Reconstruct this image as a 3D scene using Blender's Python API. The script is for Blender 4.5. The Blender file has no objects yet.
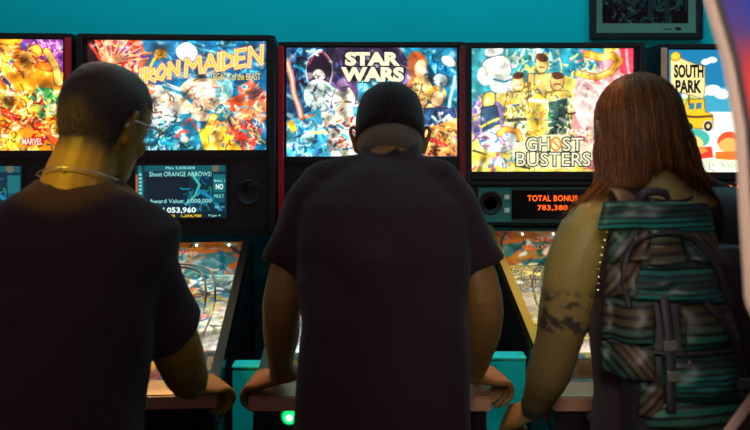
import bpy, bmesh, math, random
import numpy as np
from mathutils import Vector, Matrix, Euler, noise

random.seed(7)
SC = bpy.context.scene
C = SC.collection
PI = math.pi

# ------------------------------------------------------------------ camera, world, lights, exposure
F = 790.0; YH = 123.0; CZ = 1.6
cam_d = bpy.data.cameras.new('camera'); cam = bpy.data.objects.new('camera', cam_d); C.objects.link(cam)
cam.location = (0, 0, CZ); cam.rotation_euler = (PI/2, 0, 0)
cam_d.sensor_width = 36; cam_d.lens = 36*F/750
cam_d.shift_y = (YH-215)/750
cam_d.dof.use_dof = True; cam_d.dof.focus_distance = 2.45; cam_d.dof.aperture_fstop = 4.0
cam_d.clip_start = 0.02
SC.camera = cam
SC.view_settings.view_transform = 'Standard'; SC.view_settings.look = 'None'
SC.view_settings.gamma = 1; SC.view_settings.exposure = 0.0; SC.view_settings.use_curve_mapping = False

w = bpy.data.worlds.new('room_ambience'); SC.world = w; w.use_nodes = True
w.node_tree.nodes['Background'].inputs[0].default_value = (1.0, 0.66, 0.84, 1)
w.node_tree.nodes['Background'].inputs[1].default_value = 0.155

def area(name, loc, target, size, col, power, sy=None, spread=None):
    d = bpy.data.lights.new(name, 'AREA'); d.shape = 'RECTANGLE'; d.size = size; d.size_y = sy or size
    d.color = col; d.energy = power
    if spread: d.spread = math.radians(spread)
    o = bpy.data.objects.new(name, d); C.objects.link(o); o.location = loc
    o.rotation_euler = (Vector(target)-Vector(loc)).to_track_quat('-Z', 'Y').to_euler()
    return o
# teal ceiling lamps washing the back wall
area('teal_wall_washer', (0.2, 2.75, 3.3), (0.2, 3.55, 2.0), 4.5, (0.0, 0.62, 0.74), 57, 0.25)
# teal ceiling lamp behind the players
area('teal_ceiling_lamp', (1.3, -0.2, 3.0), (0.7, 1.6, 1.3), 0.6, (0.03, 0.72, 0.60), 4.5)
# weak yellow lamp at the left behind the players, and an added warm fill
area('yellow_lamp', (-1.2, 0.0, 2.3), (-0.1, 1.7, 1.2), 0.5, (0.95, 0.60, 0.04), 2.0)
area('warm_rim_fill', (0, 2.55, 3.1), (0, 1.85, 1.0), 2.6, (1.0, 0.36, 0.08), 6, 0.15)  # added for orange hands and shoulder rims
# narrow fill spots, added for effect with no fixture behind them
def spot(name, loc, target, col, power, deg, r=.02):
    d = bpy.data.lights.new(name, 'SPOT'); d.energy = power; d.color = col; d.spot_size = math.radians(deg); d.spot_blend = .5; d.shadow_soft_size = r
    o = bpy.data.objects.new(name, d); C.objects.link(o); o.location = loc
    o.rotation_euler = (Vector(target)-Vector(loc)).to_track_quat('-Z', 'Y').to_euler()
spot('yellow_neck_fill', (-1.2, .2, 2.7), (-.57, 1.45, 1.525), (.95, .62, .02), 125, 7)  # added light on the left man's neck
spot('green_shoulder_fill', (-.2, .3, 2.7), (.43, 1.6, 1.33), (.66, .80, .02), 30, 7)  # added light on the right person's near shoulder
spot('orange_fill_spot', (-.33, 2.5, 3.0), (-.36, 1.92, .97), (1, .24, .03), 150, 7)  # added warm light on the hands at the left gap
spot('orange_fill_spot', (.30, 2.5, 3.0), (.285, 1.92, .97), (1, .24, .03), 130, 5)  # added warm light on the centre man's right hand
spot('teal_fill_spot', (1.0, -.2, 2.9), (.62, 1.48, 1.28), (.02, .80, .60), 40, 13)  # added teal light on the right person's back and neck
spot('orange_fill_spot', (.15, 2.5, 3.0), (.515, 1.64, 1.50), (1, .42, .08), 90, 9)  # added rim light for the long hair
spot('orange_fill_spot', (-.9, 2.5, 3.0), (-.56, 1.53, 1.64), (1, .42, .10), 40, 6)  # added rim light for the left man's head
spot('amber_apron_fill', (-.55, 2.45, 3.0), (-.56, 2.02, .95), (1, .76, .22), 210, 9)  # added light on the score card and lock bar
spot('teal_fill_spot', (-.33, 1.25, 2.9), (-.355, 2.2, .84), (0, .85, .78), 100, 8)  # added teal light on the left divider panel
spot('teal_fill_spot', (.37, 1.25, 2.9), (.36, 2.25, .84), (0, .85, .78), 100, 8)  # added teal light on the right divider panel
# added fill light aimed at the game beside the camera
area('side_art_fill', (0.0, -0.5, 2.2), (0.6, 0.85, 1.6), 0.4, (1.0, 0.88, 0.80), 2.6, spread=50)

# ------------------------------------------------------------------ helpers
def s2l(c):
    return tuple(((v/255)/12.92 if v/255 <= .04045 else ((v/255+.055)/1.055)**2.4) for v in c)

MATS = {}
def mat(name, col, rough=.5, metal=0, emit=None, es=0, spec=.5, sheen=0, noise_amt=0, noise_scale=20, trans=0, coat=0, bump=0):
    if name in MATS: return MATS[name]
    m = bpy.data.materials.new(name); m.use_nodes = True; MATS[name] = m
    nt = m.node_tree; b = nt.nodes['Principled BSDF']
    b.inputs['Base Color'].default_value = (*col, 1); b.inputs['Roughness'].default_value = rough
    b.inputs['Metallic'].default_value = metal; b.inputs['Specular IOR Level'].default_value = spec
    b.inputs['Sheen Weight'].default_value = sheen; b.inputs['Coat Weight'].default_value = coat
    if trans: b.inputs['Transmission Weight'].default_value = trans
    if emit: b.inputs['Emission Color'].default_value = (*emit, 1); b.inputs['Emission Strength'].default_value = es
    if noise_amt or bump:
        tc = nt.nodes.new('ShaderNodeTexCoord'); n = nt.nodes.new('ShaderNodeTexNoise'); n.inputs['Scale'].default_value = noise_scale
        n.inputs['Detail'].default_value = 5
        nt.links.new(tc.outputs['Object'], n.inputs['Vector'])
        if noise_amt:
            r = nt.nodes.new('ShaderNodeMapRange'); r.inputs['To Min'].default_value = 1-noise_amt; r.inputs['To Max'].default_value = 1+noise_amt
            nt.links.new(n.outputs[0], r.inputs[0])
            v = nt.nodes.new('ShaderNodeVectorMath'); v.operation = 'SCALE'; v.inputs[0].default_value = col
            nt.links.new(r.outputs[0], v.inputs['Scale']); nt.links.new(v.outputs[0], b.inputs['Base Color'])
        if bump:
            bp = nt.nodes.new('ShaderNodeBump'); bp.inputs['Strength'].default_value = bump; bp.inputs['Distance'].default_value = .004
            nt.links.new(n.outputs[0], bp.inputs['Height']); nt.links.new(bp.outputs[0], b.inputs['Normal'])
    return m

def art_mat(name, es=0.0, rough=.3):
    """colours printed on the panel (colour attribute 'print'); es > 0 for a backlit panel"""
    if name in MATS: return MATS[name]
    m = bpy.data.materials.new(name); m.use_nodes = True; MATS[name] = m
    nt = m.node_tree; b = nt.nodes['Principled BSDF']; b.inputs['Roughness'].default_value = rough
    a = nt.nodes.new('ShaderNodeAttribute'); a.attribute_name = 'print'
    if es:
        b.inputs['Base Color'].default_value = (.02, .02, .02, 1)
        nt.links.new(a.outputs['Color'], b.inputs['Emission Color']); b.inputs['Emission Strength'].default_value = es
    else:
        nt.links.new(a.outputs['Color'], b.inputs['Base Color'])
    return m

def glass_mat(name='glass', ior=2.7):
    if name in MATS: return MATS[name]
    m = bpy.data.materials.new(name); m.use_nodes = True; MATS[name] = m
    nt = m.node_tree; nt.nodes.clear()
    o = nt.nodes.new('ShaderNodeOutputMaterial'); mx = nt.nodes.new('ShaderNodeMixShader'); fr = nt.nodes.new('ShaderNodeFresnel')
    t = nt.nodes.new('ShaderNodeBsdfTransparent'); g = nt.nodes.new('ShaderNodeBsdfGlossy'); g.inputs['Roughness'].default_value = .02
    fr.inputs[0].default_value = ior
    nt.links.new(fr.outputs[0], mx.inputs[0]); nt.links.new(t.outputs[0], mx.inputs[1]); nt.links.new(g.outputs[0], mx.inputs[2]); nt.links.new(mx.outputs[0], o.inputs[0])
    return m

def obj(name, bm, m, parent=None, smooth=False):
    if isinstance(bm, bmesh.types.BMesh):
        me = bpy.data.meshes.new(name); bm.to_mesh(me); bm.free()
    else: me = bm
    o = bpy.data.objects.new(name, me); C.objects.link(o)
    if m is not None: me.materials.append(m)
    if smooth:
        for p in me.polygons: p.use_smooth = True
    if parent: o.parent = parent
    return o
def tag(o, label, cat=None, group=None):
    o['label'] = label
    if cat: o['category'] = cat
    if group: o['group'] = group
    return o
def thing(name, label, cat, loc=(0,0,0), rotz=0, group=None):
    o = bpy.data.objects.new(name, None); C.objects.link(o); o.location = loc; o.rotation_euler = (0,0,rotz)
    o.empty_display_size = .1
    return tag(o, label, cat, group)
def struct(name, bm, m):
    o = obj(name, bm, m); o['kind'] = 'structure'; return o
BM = bmesh.new
def box(bm, x0, x1, y0, y1, z0, z1, bev=0, mtx=None):
    r = bmesh.ops.create_cube(bm, size=1)
    vs = r['verts']
    for v in vs: v.co = Vector(((x0+x1)/2+v.co.x*(x1-x0), (y0+y1)/2+v.co.y*(y1-y0), (z0+z1)/2+v.co.z*(z1-z0)))
    if bev:
        es = list({e for v in vs for e in v.link_edges})
        r2 = bmesh.ops.bevel(bm, geom=es, offset=bev, segments=2, affect='EDGES', profile=.5)
        vs = list({v for f in r2['faces'] for v in f.verts} | {v for v in vs if v.is_valid})
    if mtx is not None:
        for v in vs: v.co = mtx @ v.co
    return vs
def prism(bm, pts, x0, x1, axis='x'):
    """extrude outline pts (a,b): axis x -> (x,a,b)   axis y -> (a,y,b)   axis z -> (a,b,z)"""
    def P(t, a, b): return (t,a,b) if axis=='x' else ((a,t,b) if axis=='y' else (a,b,t))
    A = [bm.verts.new(P(x0,*p)) for p in pts]; B = [bm.verts.new(P(x1,*p)) for p in pts]
    bm.faces.new(A); bm.faces.new(B[::-1])
    n = len(pts)
    for i in range(n): bm.faces.new((A[i], B[i], B[(i+1)%n], A[(i+1)%n]))
    bmesh.ops.recalc_face_normals(bm, faces=bm.faces[:])
def lathe(bm, prof, c, axis=(0,0,1), n=24):
    q = Vector(axis).normalized().to_track_quat('Z','Y'); rings = []
    for r, h in prof:
        rings.append([bm.verts.new(Vector(c)+q@Vector((max(r,1e-5)*math.cos(2*PI*i/n), max(r,1e-5)*math.sin(2*PI*i/n), h))) for i in range(n)])
    for a, b in zip(rings, rings[1:]):
        for i in range(n): bm.faces.new((a[i], a[(i+1)%n], b[(i+1)%n], b[i]))
    bm.faces.new(rings[0][::-1]); bm.faces.new(rings[-1])
def loft(bm, rings, n=28, ex=2.2):
    """horizontal rings (cx,cy,cz,rx,ry)"""
    R = []
    for cx,cy,cz,rx,ry in rings:
        L = []
        for i in range(n):
            t = 2*PI*i/n; c, s = math.cos(t), math.sin(t)
            L.append(bm.verts.new((cx+rx*math.copysign(abs(c)**(2/ex),c), cy+ry*math.copysign(abs(s)**(2/ex),s), cz)))
        R.append(L)
    for a, b in zip(R, R[1:]):
        for i in range(n): bm.faces.new((a[i], a[(i+1)%n], b[(i+1)%n], b[i]))
    bm.faces.new(R[0][::-1]); bm.faces.new(R[-1])
def tube(bm, pts, rad, n=12, side=None, sub=3, caps=True):
    """round or oval tube through pts; rad = list of r or (r_side, r_other)"""
    P = [Vector(p) for p in pts]; rr = [(r, r) if not isinstance(r, tuple) else r for r in rad]
    Q, W = [], []
    m = len(P)
    for i in range(m-1):
        p0 = P[max(i-1,0)]; p1 = P[i]; p2 = P[i+1]; p3 = P[min(i+2,m-1)]
        for k in range(sub):
            t = k/sub
            Q.append(.5*((2*p1)+(p2-p0)*t+(2*p0-5*p1+4*p2-p3)*t*t+(3*p1-p0-3*p2+p3)*t**3))
            tt = t*t*(3-2*t); W.append((rr[i][0]*(1-tt)+rr[i+1][0]*tt, rr[i][1]*(1-tt)+rr[i+1][1]*tt))
    Q.append(P[-1]); W.append(rr[-1])
    if caps:
        d0 = (Q[0]-Q[1]).normalized(); d1 = (Q[-1]-Q[-2]).normalized()
        r0, r1 = min(W[0]), min(W[-1])
        Q = [Q[0]+d0*r0*.85, Q[0]+d0*r0*.5]+Q+[Q[-1]+d1*r1*.5, Q[-1]+d1*r1*.85]
        W = [(W[0][0]*.45,W[0][1]*.45),(W[0][0]*.85,W[0][1]*.85)]+W+[(W[-1][0]*.85,W[-1][1]*.85),(W[-1][0]*.45,W[-1][1]*.45)]
    ref = Vector(side) if side else Vector((1,0,0)); rings = []
    for i, q in enumerate(Q):
        t = (Q[min(i+1,len(Q)-1)]-Q[max(i-1,0)]).normalized()
        s = ref - t*ref.dot(t)
        if s.length < 1e-3: s = Vector((0,1,0))-t*t.y
        s.normalize()
        if not side: ref = s
        u = t.cross(s)
        rings.append([bm.verts.new(q+s*W[i][0]*math.cos(2*PI*k/n)+u*W[i][1]*math.sin(2*PI*k/n)) for k in range(n)])
    for a, b in zip(rings, rings[1:]):
        for i in range(n): bm.faces.new((a[i], a[(i+1)%n], b[(i+1)%n], b[i]))
    bm.faces.new(rings[0][::-1]); bm.faces.new(rings[-1])
def ball(bm, c, r, seg=16, mtx=None):
    rr = r if isinstance(r, tuple) else (r,r,r)
    v = bmesh.ops.create_uvsphere(bm, u_segments=seg, v_segments=max(6,seg//2), radius=1)['verts']
    for q in v:
        p = Vector((q.co.x*rr[0], q.co.y*rr[1], q.co.z*rr[2]))
        if mtx is not None: p = mtx@p
        q.co = p+Vector(c)
def fuse(bm, voxel=.006, smooth=3, sf=.5, disp=None):
    """merge overlapping closed shapes into one continuous skin"""
    bmesh.ops.recalc_face_normals(bm, faces=bm.faces[:])
    me = bpy.data.meshes.new('t'); bm.to_mesh(me); bm.free()
    o = bpy.data.objects.new('t', me); C.objects.link(o)
    r = o.modifiers.new('r','REMESH'); r.mode = 'VOXEL'; r.voxel_size = voxel; r.use_smooth_shade = True
    if smooth:
        s = o.modifiers.new('s','SMOOTH'); s.factor = sf; s.iterations = smooth
    dg = bpy.context.evaluated_depsgraph_get(); dg.update()
    out = bpy.data.meshes.new_from_object(o.evaluated_get(dg))
    bpy.data.objects.remove(o); bpy.data.meshes.remove(me)
    if disp:
        amp, sc = disp[0], disp[1]
        nr = [v.normal.copy() for v in out.vertices]
        for v, nn in zip(out.vertices, nr):
            p = v.co
            q = Vector((p.x*sc[0], p.y*sc[1], p.z*sc[2]))
            a = noise.noise(q+Vector((0,0,3*noise.noise(q*.5))))
            v.co = p + nn*amp*a
    out.update()
    return out

def text_obj(body, rect, y, m, parent, name='lettering', off=0.0, thick=.0006, shear=0, spacing=1.0):
    """lettering fitted into rect (x0,x1,z0,z1), standing in the plane y, readable from -y"""
    cu = bpy.data.curves.new('t', 'FONT'); cu.body = body; cu.offset = off; cu.extrude = .01; cu.resolution_u = 3
    cu.align_x = 'CENTER'; cu.space_character = spacing; cu.shear = shear; cu.space_line = .85
    o = bpy.data.objects.new('t', cu); C.objects.link(o)
    dg = bpy.context.evaluated_depsgraph_get(); dg.update()
    me = bpy.data.meshes.new_from_object(o.evaluated_get(dg)); bpy.data.objects.remove(o); bpy.data.curves.remove(cu)
    n = len(me.vertices); co = np.zeros(n*3, np.float32); me.vertices.foreach_get('co', co); co = co.reshape(-1,3)
    mn, mx = co.min(0), co.max(0); x0,x1,z0,z1 = rect
    out = np.empty_like(co)
    out[:,0] = x0+(co[:,0]-mn[0])/(mx[0]-mn[0])*(x1-x0)
    out[:,2] = z0+(co[:,1]-mn[1])/(mx[1]-mn[1])*(z1-z0)
    out[:,1] = y - (co[:,2]-mn[2])/(mx[2]-mn[2])*thick
    me.vertices.foreach_set('co', out.ravel()); me.update()
    me.materials.clear()
    return obj(name, me, m, parent)

# ------------------------------------------------------------------ printed pictures: a small painter on numpy grids
class Art:
    def __init__(s, x0, y0, x1, y1, bg, res=1.6, warp=1.0, seed=0):
        s.b = (x0,y0,x1,y1); s.W = int((x1-x0)*res)+1; s.H = int((y1-y0)*res)+1
        X, Y = np.meshgrid(np.linspace(x0,x1,s.W), np.linspace(y0,y1,s.H)); s.rng = np.random.RandomState(seed); s.aa = 1/res
        for k in range(6):
            a,b,p = s.rng.uniform(-.22,.22),s.rng.uniform(-.22,.22),s.rng.uniform(0,6)
            X = X+warp*.35*np.sin(a*X+b*Y+p); Y = Y+warp*.35*np.cos(b*X-a*Y+p*2)
        s.X, s.Y = X, Y
        s.I = np.zeros((s.H,s.W,3)); s.I[:] = bg
    def put(s, d, col, a=1):
        m = np.clip(.5-d/s.aa, 0, 1)[...,None]*a
        s.I = s.I*(1-m)+np.array(col)*m
    def ell(s, cx, cy, rx, ry, col, rot=0, a=1, ol=None):
        c, q = math.cos(rot), math.sin(rot); X, Y = s.X-cx, s.Y-cy
        u, v = (X*c+Y*q)/rx, (-X*q+Y*c)/ry; r = np.sqrt(u*u+v*v)+1e-6
        d = (r-1)*min(rx,ry)
        if ol: s.put(d-.8, ol)
        s.put(d, col, a)
    def poly(s, pts, col, ol=None, a=1):
        n = len(pts); ins = np.zeros(s.X.shape, bool); d = np.full(s.X.shape, 1e9)
        for i in range(n):
            (x1,y1),(x2,y2) = pts[i], pts[(i+1)%n]
            if y1 != y2:
                ins ^= ((y1>s.Y)!=(y2>s.Y)) & (s.X < (x2-x1)*(s.Y-y1)/(y2-y1)+x1)
            d = np.minimum(d, s.seg(x1,y1,x2,y2))
        d = np.where(ins, -d, d)
        if ol: s.put(d-.8, ol)
        s.put(d, col, a)
    def seg(s, x1,y1,x2,y2, X=None, Y=None):
        X = s.X if X is None else X; Y = s.Y if Y is None else Y
        dx, dy = x2-x1, y2-y1; t = np.clip(((X-x1)*dx+(Y-y1)*dy)/(dx*dx+dy*dy+1e-9),0,1)
        return np.hypot(X-x1-t*dx, Y-y1-t*dy)
    def line(s, pts, w, col, ol=None, a=1):
        d = np.full(s.X.shape, 1e9)
        for (x1,y1),(x2,y2) in zip(pts, pts[1:]): d = np.minimum(d, s.seg(x1,y1,x2,y2))
        if ol: s.put(d-w/2-.8, ol)
        s.put(d-w/2, col, a)
    def scrib(s, cx, cy, rx, ry, cols, n, L=6, w=1.2, ang=None, jit=25):
        n = int(n*.6); w *= 1.15; L *= 1.15
        r = s.rng; x0,y0,x1,y1 = s.b
        for _ in range(n):
            t, q = r.uniform(0,2*PI), math.sqrt(r.uniform())
            x, y = cx+rx*q*math.cos(t), cy+ry*q*math.sin(t)
            th = r.uniform(0,PI) if ang is None else ang+r.normal()*.35
            l = L*r.uniform(.4,1.3); cur = r.uniform(-.8,.8)
            pts = [(x,y)]
            for k in range(3):
                x += l/3*math.cos(th); y += l/3*math.sin(th); th += cur; pts.append((x,y))
            c = np.clip(np.array(cols[r.randint(len(cols))])+r.uniform(-jit,jit,3),0,255)
            i0 = max(0,int((min(p[0] for p in pts)-8-x0)/(x1-x0)*s.W)); i1 = min(s.W,int((max(p[0] for p in pts)+8-x0)/(x1-x0)*s.W))
            j0 = max(0,int((min(p[1] for p in pts)-8-y0)/(y1-y0)*s.H)); j1 = min(s.H,int((max(p[1] for p in pts)+8-y0)/(y1-y0)*s.H))
            if i1<=i0 or j1<=j0: continue
            X, Y = s.X[j0:j1,i0:i1], s.Y[j0:j1,i0:i1]; d = np.full(X.shape,1e9)
            for (a1,b1),(a2,b2) in zip(pts,pts[1:]): d = np.minimum(d, s.seg(a1,b1,a2,b2,X,Y))
            ww = w*r.uniform(.5,1.4)
            m = np.clip(.5-(d-ww/2)/s.aa,0,1)[...,None]
            s.I[j0:j1,i0:i1] = s.I[j0:j1,i0:i1]*(1-m)+c*m
    def finish(s, ink=.5, amp=.30, k0=.24, hi=(255,250,225), seed=5):
        """brushwork: tonal modulation, broken ink contours and small highlights inside the printed shapes"""
        r = np.random.RandomState(seed); X, Y = s.X, s.Y
        def fb(k, n=7):
            f = np.zeros(X.shape); wx = 2.2*np.sin(k*.6*X+1.3*np.sin(k*.5*Y+r.uniform(0,6))); wy = 2.2*np.cos(k*.55*Y+1.2*np.sin(k*.6*X+r.uniform(0,6)))
            for _ in range(n):
                t = r.uniform(0,PI*2); kk = k*r.uniform(.6,1.5); f += np.sin(kk*math.cos(t)*(X+wx)+kk*math.sin(t)*(Y+wy)+r.uniform(0,6))
            return f/math.sqrt(n/2)
        g, h, q = fb(k0), fb(k0*1.9), fb(k0*3.2)
        ink *= .85; m = 1.04+amp*.75*(.6*g+.35*h+.15*q)
        I = s.I*np.clip(m,.35,1.5)[...,None]
        L = np.clip((h-1.15)*1.6,0,1)[...,None]*.5; I = I*(1-L)+np.array(hi)*L
        D = (np.clip(1-np.abs(g-.1)/.10,0,1)*np.clip(q+.4,0,1)+np.clip(1-np.abs(h+.5)/.12,0,1)*np.clip(g,0,1))[...,None]*ink
        I = I*(1-np.clip(D,0,.85))
        P_ = np.pad(I,((1,1),(1,1),(0,0)),'edge'); B_ = (P_[:-2,1:-1]+P_[2:,1:-1]+P_[1:-1,:-2]+P_[1:-1,2:])/4
        s.I = np.clip(I*.8+B_*.2,0,255); return s
    def panel(s, name, x0, x1, z0, z1, y, m, parent, curve=None, P=None):
        """grid mesh carrying the picture; readable from -y.  P(u,v) may map it elsewhere (u right, v up, 0..1)"""
        H, W = s.H, s.W; u, v = np.meshgrid(np.linspace(0,1,W), np.linspace(1,0,H))
        if P is None: co = np.stack([x0+(x1-x0)*u, np.full(u.shape,y), z0+(z1-z0)*v], -1)
        else: co = P(u, v)
        me = bpy.data.meshes.new(name)
        idx = np.arange(H*W).reshape(H,W)
        q = np.stack([idx[1:,:-1], idx[1:,1:], idx[:-1,1:], idx[:-1,:-1]], -1).reshape(-1,4)
        me.vertices.add(H*W); me.vertices.foreach_set('co', co.astype(np.float32).ravel())
        me.loops.add(q.size); me.loops.foreach_set('vertex_index', q.astype(np.int32).ravel())
        me.polygons.add(len(q)); me.polygons.foreach_set('loop_start', np.arange(0,q.size,4,dtype=np.int32)); 
        me.update(calc_edges=True); me.validate()
        c = np.clip(s.I,0,255)/255; lin = np.where(c<=.04045, c/12.92, ((c+.055)/1.055)**2.4)
        rgba = np.concatenate([lin, np.ones((H,W,1))], -1).astype(np.float32)
        at = me.color_attributes.new('print','FLOAT_COLOR','POINT'); at.data.foreach_set('color', rgba.ravel())
        return obj(name, me, m, parent)

# ------------------------------------------------------------------ materials
M_blk = mat('black_satin_paint', (.016,.010,.012), .5, spec=.3)
M_blk2 = mat('black_plastic', (.014,.009,.011), .4, spec=.3)
M_red = mat('red_side_paint', (.75,.012,.03), .4)
M_dred = mat('dark_red_side_paint', (.22,.008,.016), .35)
M_wood = mat('pinkish_wood', (.75,.30,.20), .5, noise_amt=.3)
M_steel = mat('brushed_steel', (.10,.08,.06), .38, metal=1, bump=.1, noise_scale=60)
M_dsteel = mat('dark_steel', (.05,.045,.04), .35, metal=1)
M_gold = mat('gold_rail', (.75,.42,.06), .3, metal=1)
M_teal = mat('teal_laminate', (.01,.42,.42), .28, noise_amt=.25, noise_scale=9)
M_tealpanel = mat('teal_speaker_panel', (.02,.22,.20), .4)
M_glass = glass_mat()
M_ring_green = mat('green_glow_ring', (.02,.35,.12), .3, emit=(0,.25,.06), es=1)  # emission stands in for the button's glow on its ring
M_rubber = mat('rubber', (.02,.02,.02), .7)
M_white = mat('white_plastic', (.7,.68,.62), .4)

# ------------------------------------------------------------------ setting
bm = BM(); box(bm, -5, 5, 3.60, 3.75, 0, 3.4)
mw = mat('teal_wall_paint', (.004,.42,.46), .8, spec=.1, noise_amt=.06, noise_scale=3, bump=.15)
struct('wall_back', bm, mw)
bm = BM(); box(bm, -5, 5, -1.5, 3.60, -.1, 0)
struct('floor', bm, mat('dark_vinyl_floor', (.02,.018,.02), .35, noise_amt=.3, noise_scale=6))
bm = BM(); box(bm, -5, 5, 3.58, 3.60, 0, .12); struct('baseboard_back', bm, M_blk)

# ------------------------------------------------------------------ backglass pictures (generic figures, colours as printed)
K = (25,15,25)
def pic_orange():
    a = Art(-110,40,67,150,(245,150,20), seed=1)
    a.ell(52,52,30,22,(140,60,150)); a.scrib(52,50,18,14,[(230,150,220),(90,40,130),(255,190,230)],70,7,1.6)
    a.poly([(-30,40),(18,40),(20,70),(-10,100),(-60,60)],(252,180,40))
    a.poly([(14,64),(19,57),(22,66),(17,71)],(30,120,180)); a.poly([(24,46),(32,42),(34,47),(27,51)],(50,80,190))
    a.ell(42,74,26,14,(250,150,20),.3); a.ell(40,52,5,6,(250,190,50),0,1,(150,30,20)); a.ell(46,66,10,5,(240,120,30),.4,1,(120,20,20))
    a.line([(8,48),(24,54),(36,58)],8,(250,170,60),(140,20,10)); a.line([(50,52),(58,66),(62,82)],7,(250,200,90),(150,30,20))
    a.ell(50,102,14,14,(90,170,70)); a.scrib(50,100,15,15,[(20,110,60),(190,230,120),(40,150,110),(240,250,200)],80,7,1.6)
    a.ell(14,118,28,26,(250,150,25)); a.line([(0,64),(10,80),(20,92)],4,(60,60,110),(250,200,120)); a.line([(2,70),(12,90),(20,100)],3,(230,80,20))
    a.line([(18,95),(30,100),(34,112),(26,124)],7,(252,190,60),(200,50,10)); a.line([(6,108),(16,116),(12,132)],8,(230,70,15),(120,10,10))
    a.line([(34,118),(46,128),(58,140)],8,(240,90,20),(110,10,10)); a.line([(20,128),(30,120)],4,(255,220,140))
    a.line([(-90,60),(-60,90),(-20,110)],14,(220,50,20),K); a.ell(-50,70,14,16,(250,200,80),0,1,K)
    a.scrib(20,118,45,34,[(255,220,90),(210,50,10),(255,180,60),(150,20,10),(255,240,180)],260,8,1.5)
    a.scrib(-50,95,60,55,[(255,200,60),(230,80,10),(120,20,20),(250,240,160)],260,12,2)
    a.scrib(22,58,22,16,[(255,230,120),(230,110,20),(160,40,20)],90,7,1.2)
    a.scrib(30,120,40,30,[K],50,6,.8)
    a.finish(.6,.35,seed=3); a.poly([(28,137),(47,137),(47,144),(28,144)],(200,20,20))
    return a
def pic_maiden():
    a = Art(91.5,40.5,268.5,151,(14,105,150), seed=2)
    a.scrib(220,60,60,25,[(10,80,130),(40,140,180),(10,90,140),(90,180,200)],200,12,1.5,.3,12)
    a.poly([(88,38),(144,38),(150,62),(138,76),(110,76),(88,92)],(225,80,50))
    a.scrib(118,56,28,20,[(250,190,130),(200,30,30),(255,120,70),(250,220,170),(150,20,40),(120,60,130)],170,9,1.8)
    for k in range(12): t=-.2-k*.25; a.line([(118,64),(118+34*math.cos(t),64+26*math.sin(t))],1.5,(255,170,110))
    a.poly([(88,38),(97,38),(106,62),(100,84),(88,90)],(40,18,30)); a.line([(94,44),(103,58),(106,66)],3,(220,60,40))
    a.ell(189,52,10,9.5,(235,240,220)); a.line([(150,72),(156,62),(163,54)],3,(255,200,60)); a.ell(164,55,6,4,(255,190,70),-.3,1,(190,90,20))
    a.scrib(166,55,7,5,[(255,230,120),(220,120,20)],20,4,1)
    # mid band of pale bodies
    a.ell(160,112,30,26,(225,225,200)); a.ell(205,100,26,22,(235,205,165)); a.ell(135,105,14,22,(250,190,150))
    a.poly([(88,100),(130,90),(140,151),(88,151)],(60,150,170))
    a.ell(152,90,6,6,(240,120,70)); a.line([(166,88),(185,95),(200,106),(218,116)],4,(40,130,160),(240,240,220)); a.line([(170,84),(196,96)],1.6,(245,240,220))
    a.line([(196,82),(228,62)],1.4,(120,60,40))
    a.ell(208,92,13,11,(245,235,205),.2,1,(200,150,110)); a.ell(226,90,10,12,(120,195,200)); a.ell(242,104,20,9,(225,80,40),-.3)
    a.poly([(240,86),(252,78),(268,96),(268,112),(244,108)],(215,95,60)); a.poly([(254,94),(262,86),(269,94),(269,101)],(160,40,40))
    a.line([(262,116),(256,112),(244,118),(236,126)],13,(240,130,80),(150,40,30)); a.ell(226,126,14,10,(240,150,70)); 
    a.ell(224,114,8,9,(40,150,170),0,1,(20,60,90)); a.line([(214,118),(210,132),(222,143)],7,(250,200,60),(160,60,20))
    a.line([(236,132),(230,120),(225,110)],3,(20,90,120)); a.poly([(234,128),(250,120),(262,134),(256,151),(232,151)],(220,60,50))
    a.poly([(195,132),(226,128),(244,151),(186,151)],(245,190,40)); 
    a.poly([(150,118),(196,112),(206,151),(142,151)],(20,120,150)); a.line([(152,126),(166,118),(180,120)],4,(200,240,240),K)
    a.scrib(165,135,26,15,[(10,70,110),(120,210,220),(20,130,160),(240,240,220)],130,9,1.4)
    a.scrib(160,105,26,18,[(250,245,225),(160,200,200),(240,150,100),(120,80,80)],120,7,1.2)
    a.scrib(205,98,24,16,[(255,240,210),(235,170,110),(190,110,80)],110,7,1.1)
    a.scrib(240,125,28,24,[(255,210,110),(220,70,40),(120,30,40),(255,235,190),(40,140,160)],170,7,1.2)
    a.scrib(258,100,14,22,[(230,110,70),(60,120,150),(250,190,140)],50,8,1.4)
    a.scrib(180,120,86,30,[(20,18,35)],60,6,.7); a.line([(178,138),(184,132),(190,134)],3,(220,70,60)); a.ell(186,141,4,3,(250,240,200))
    a.line([(185,126),(192,118),(200,132)],2,(210,60,40))
    a.ell(246,86,2,2,(60,130,160),0,1,(200,230,230)); a.line([(215,78),(223,86),(232,74)],2,(170,220,220)); a.finish(.55,.38,seed=6); a.ell(189,52,10,9.5,(238,242,225))
    return a
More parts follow.
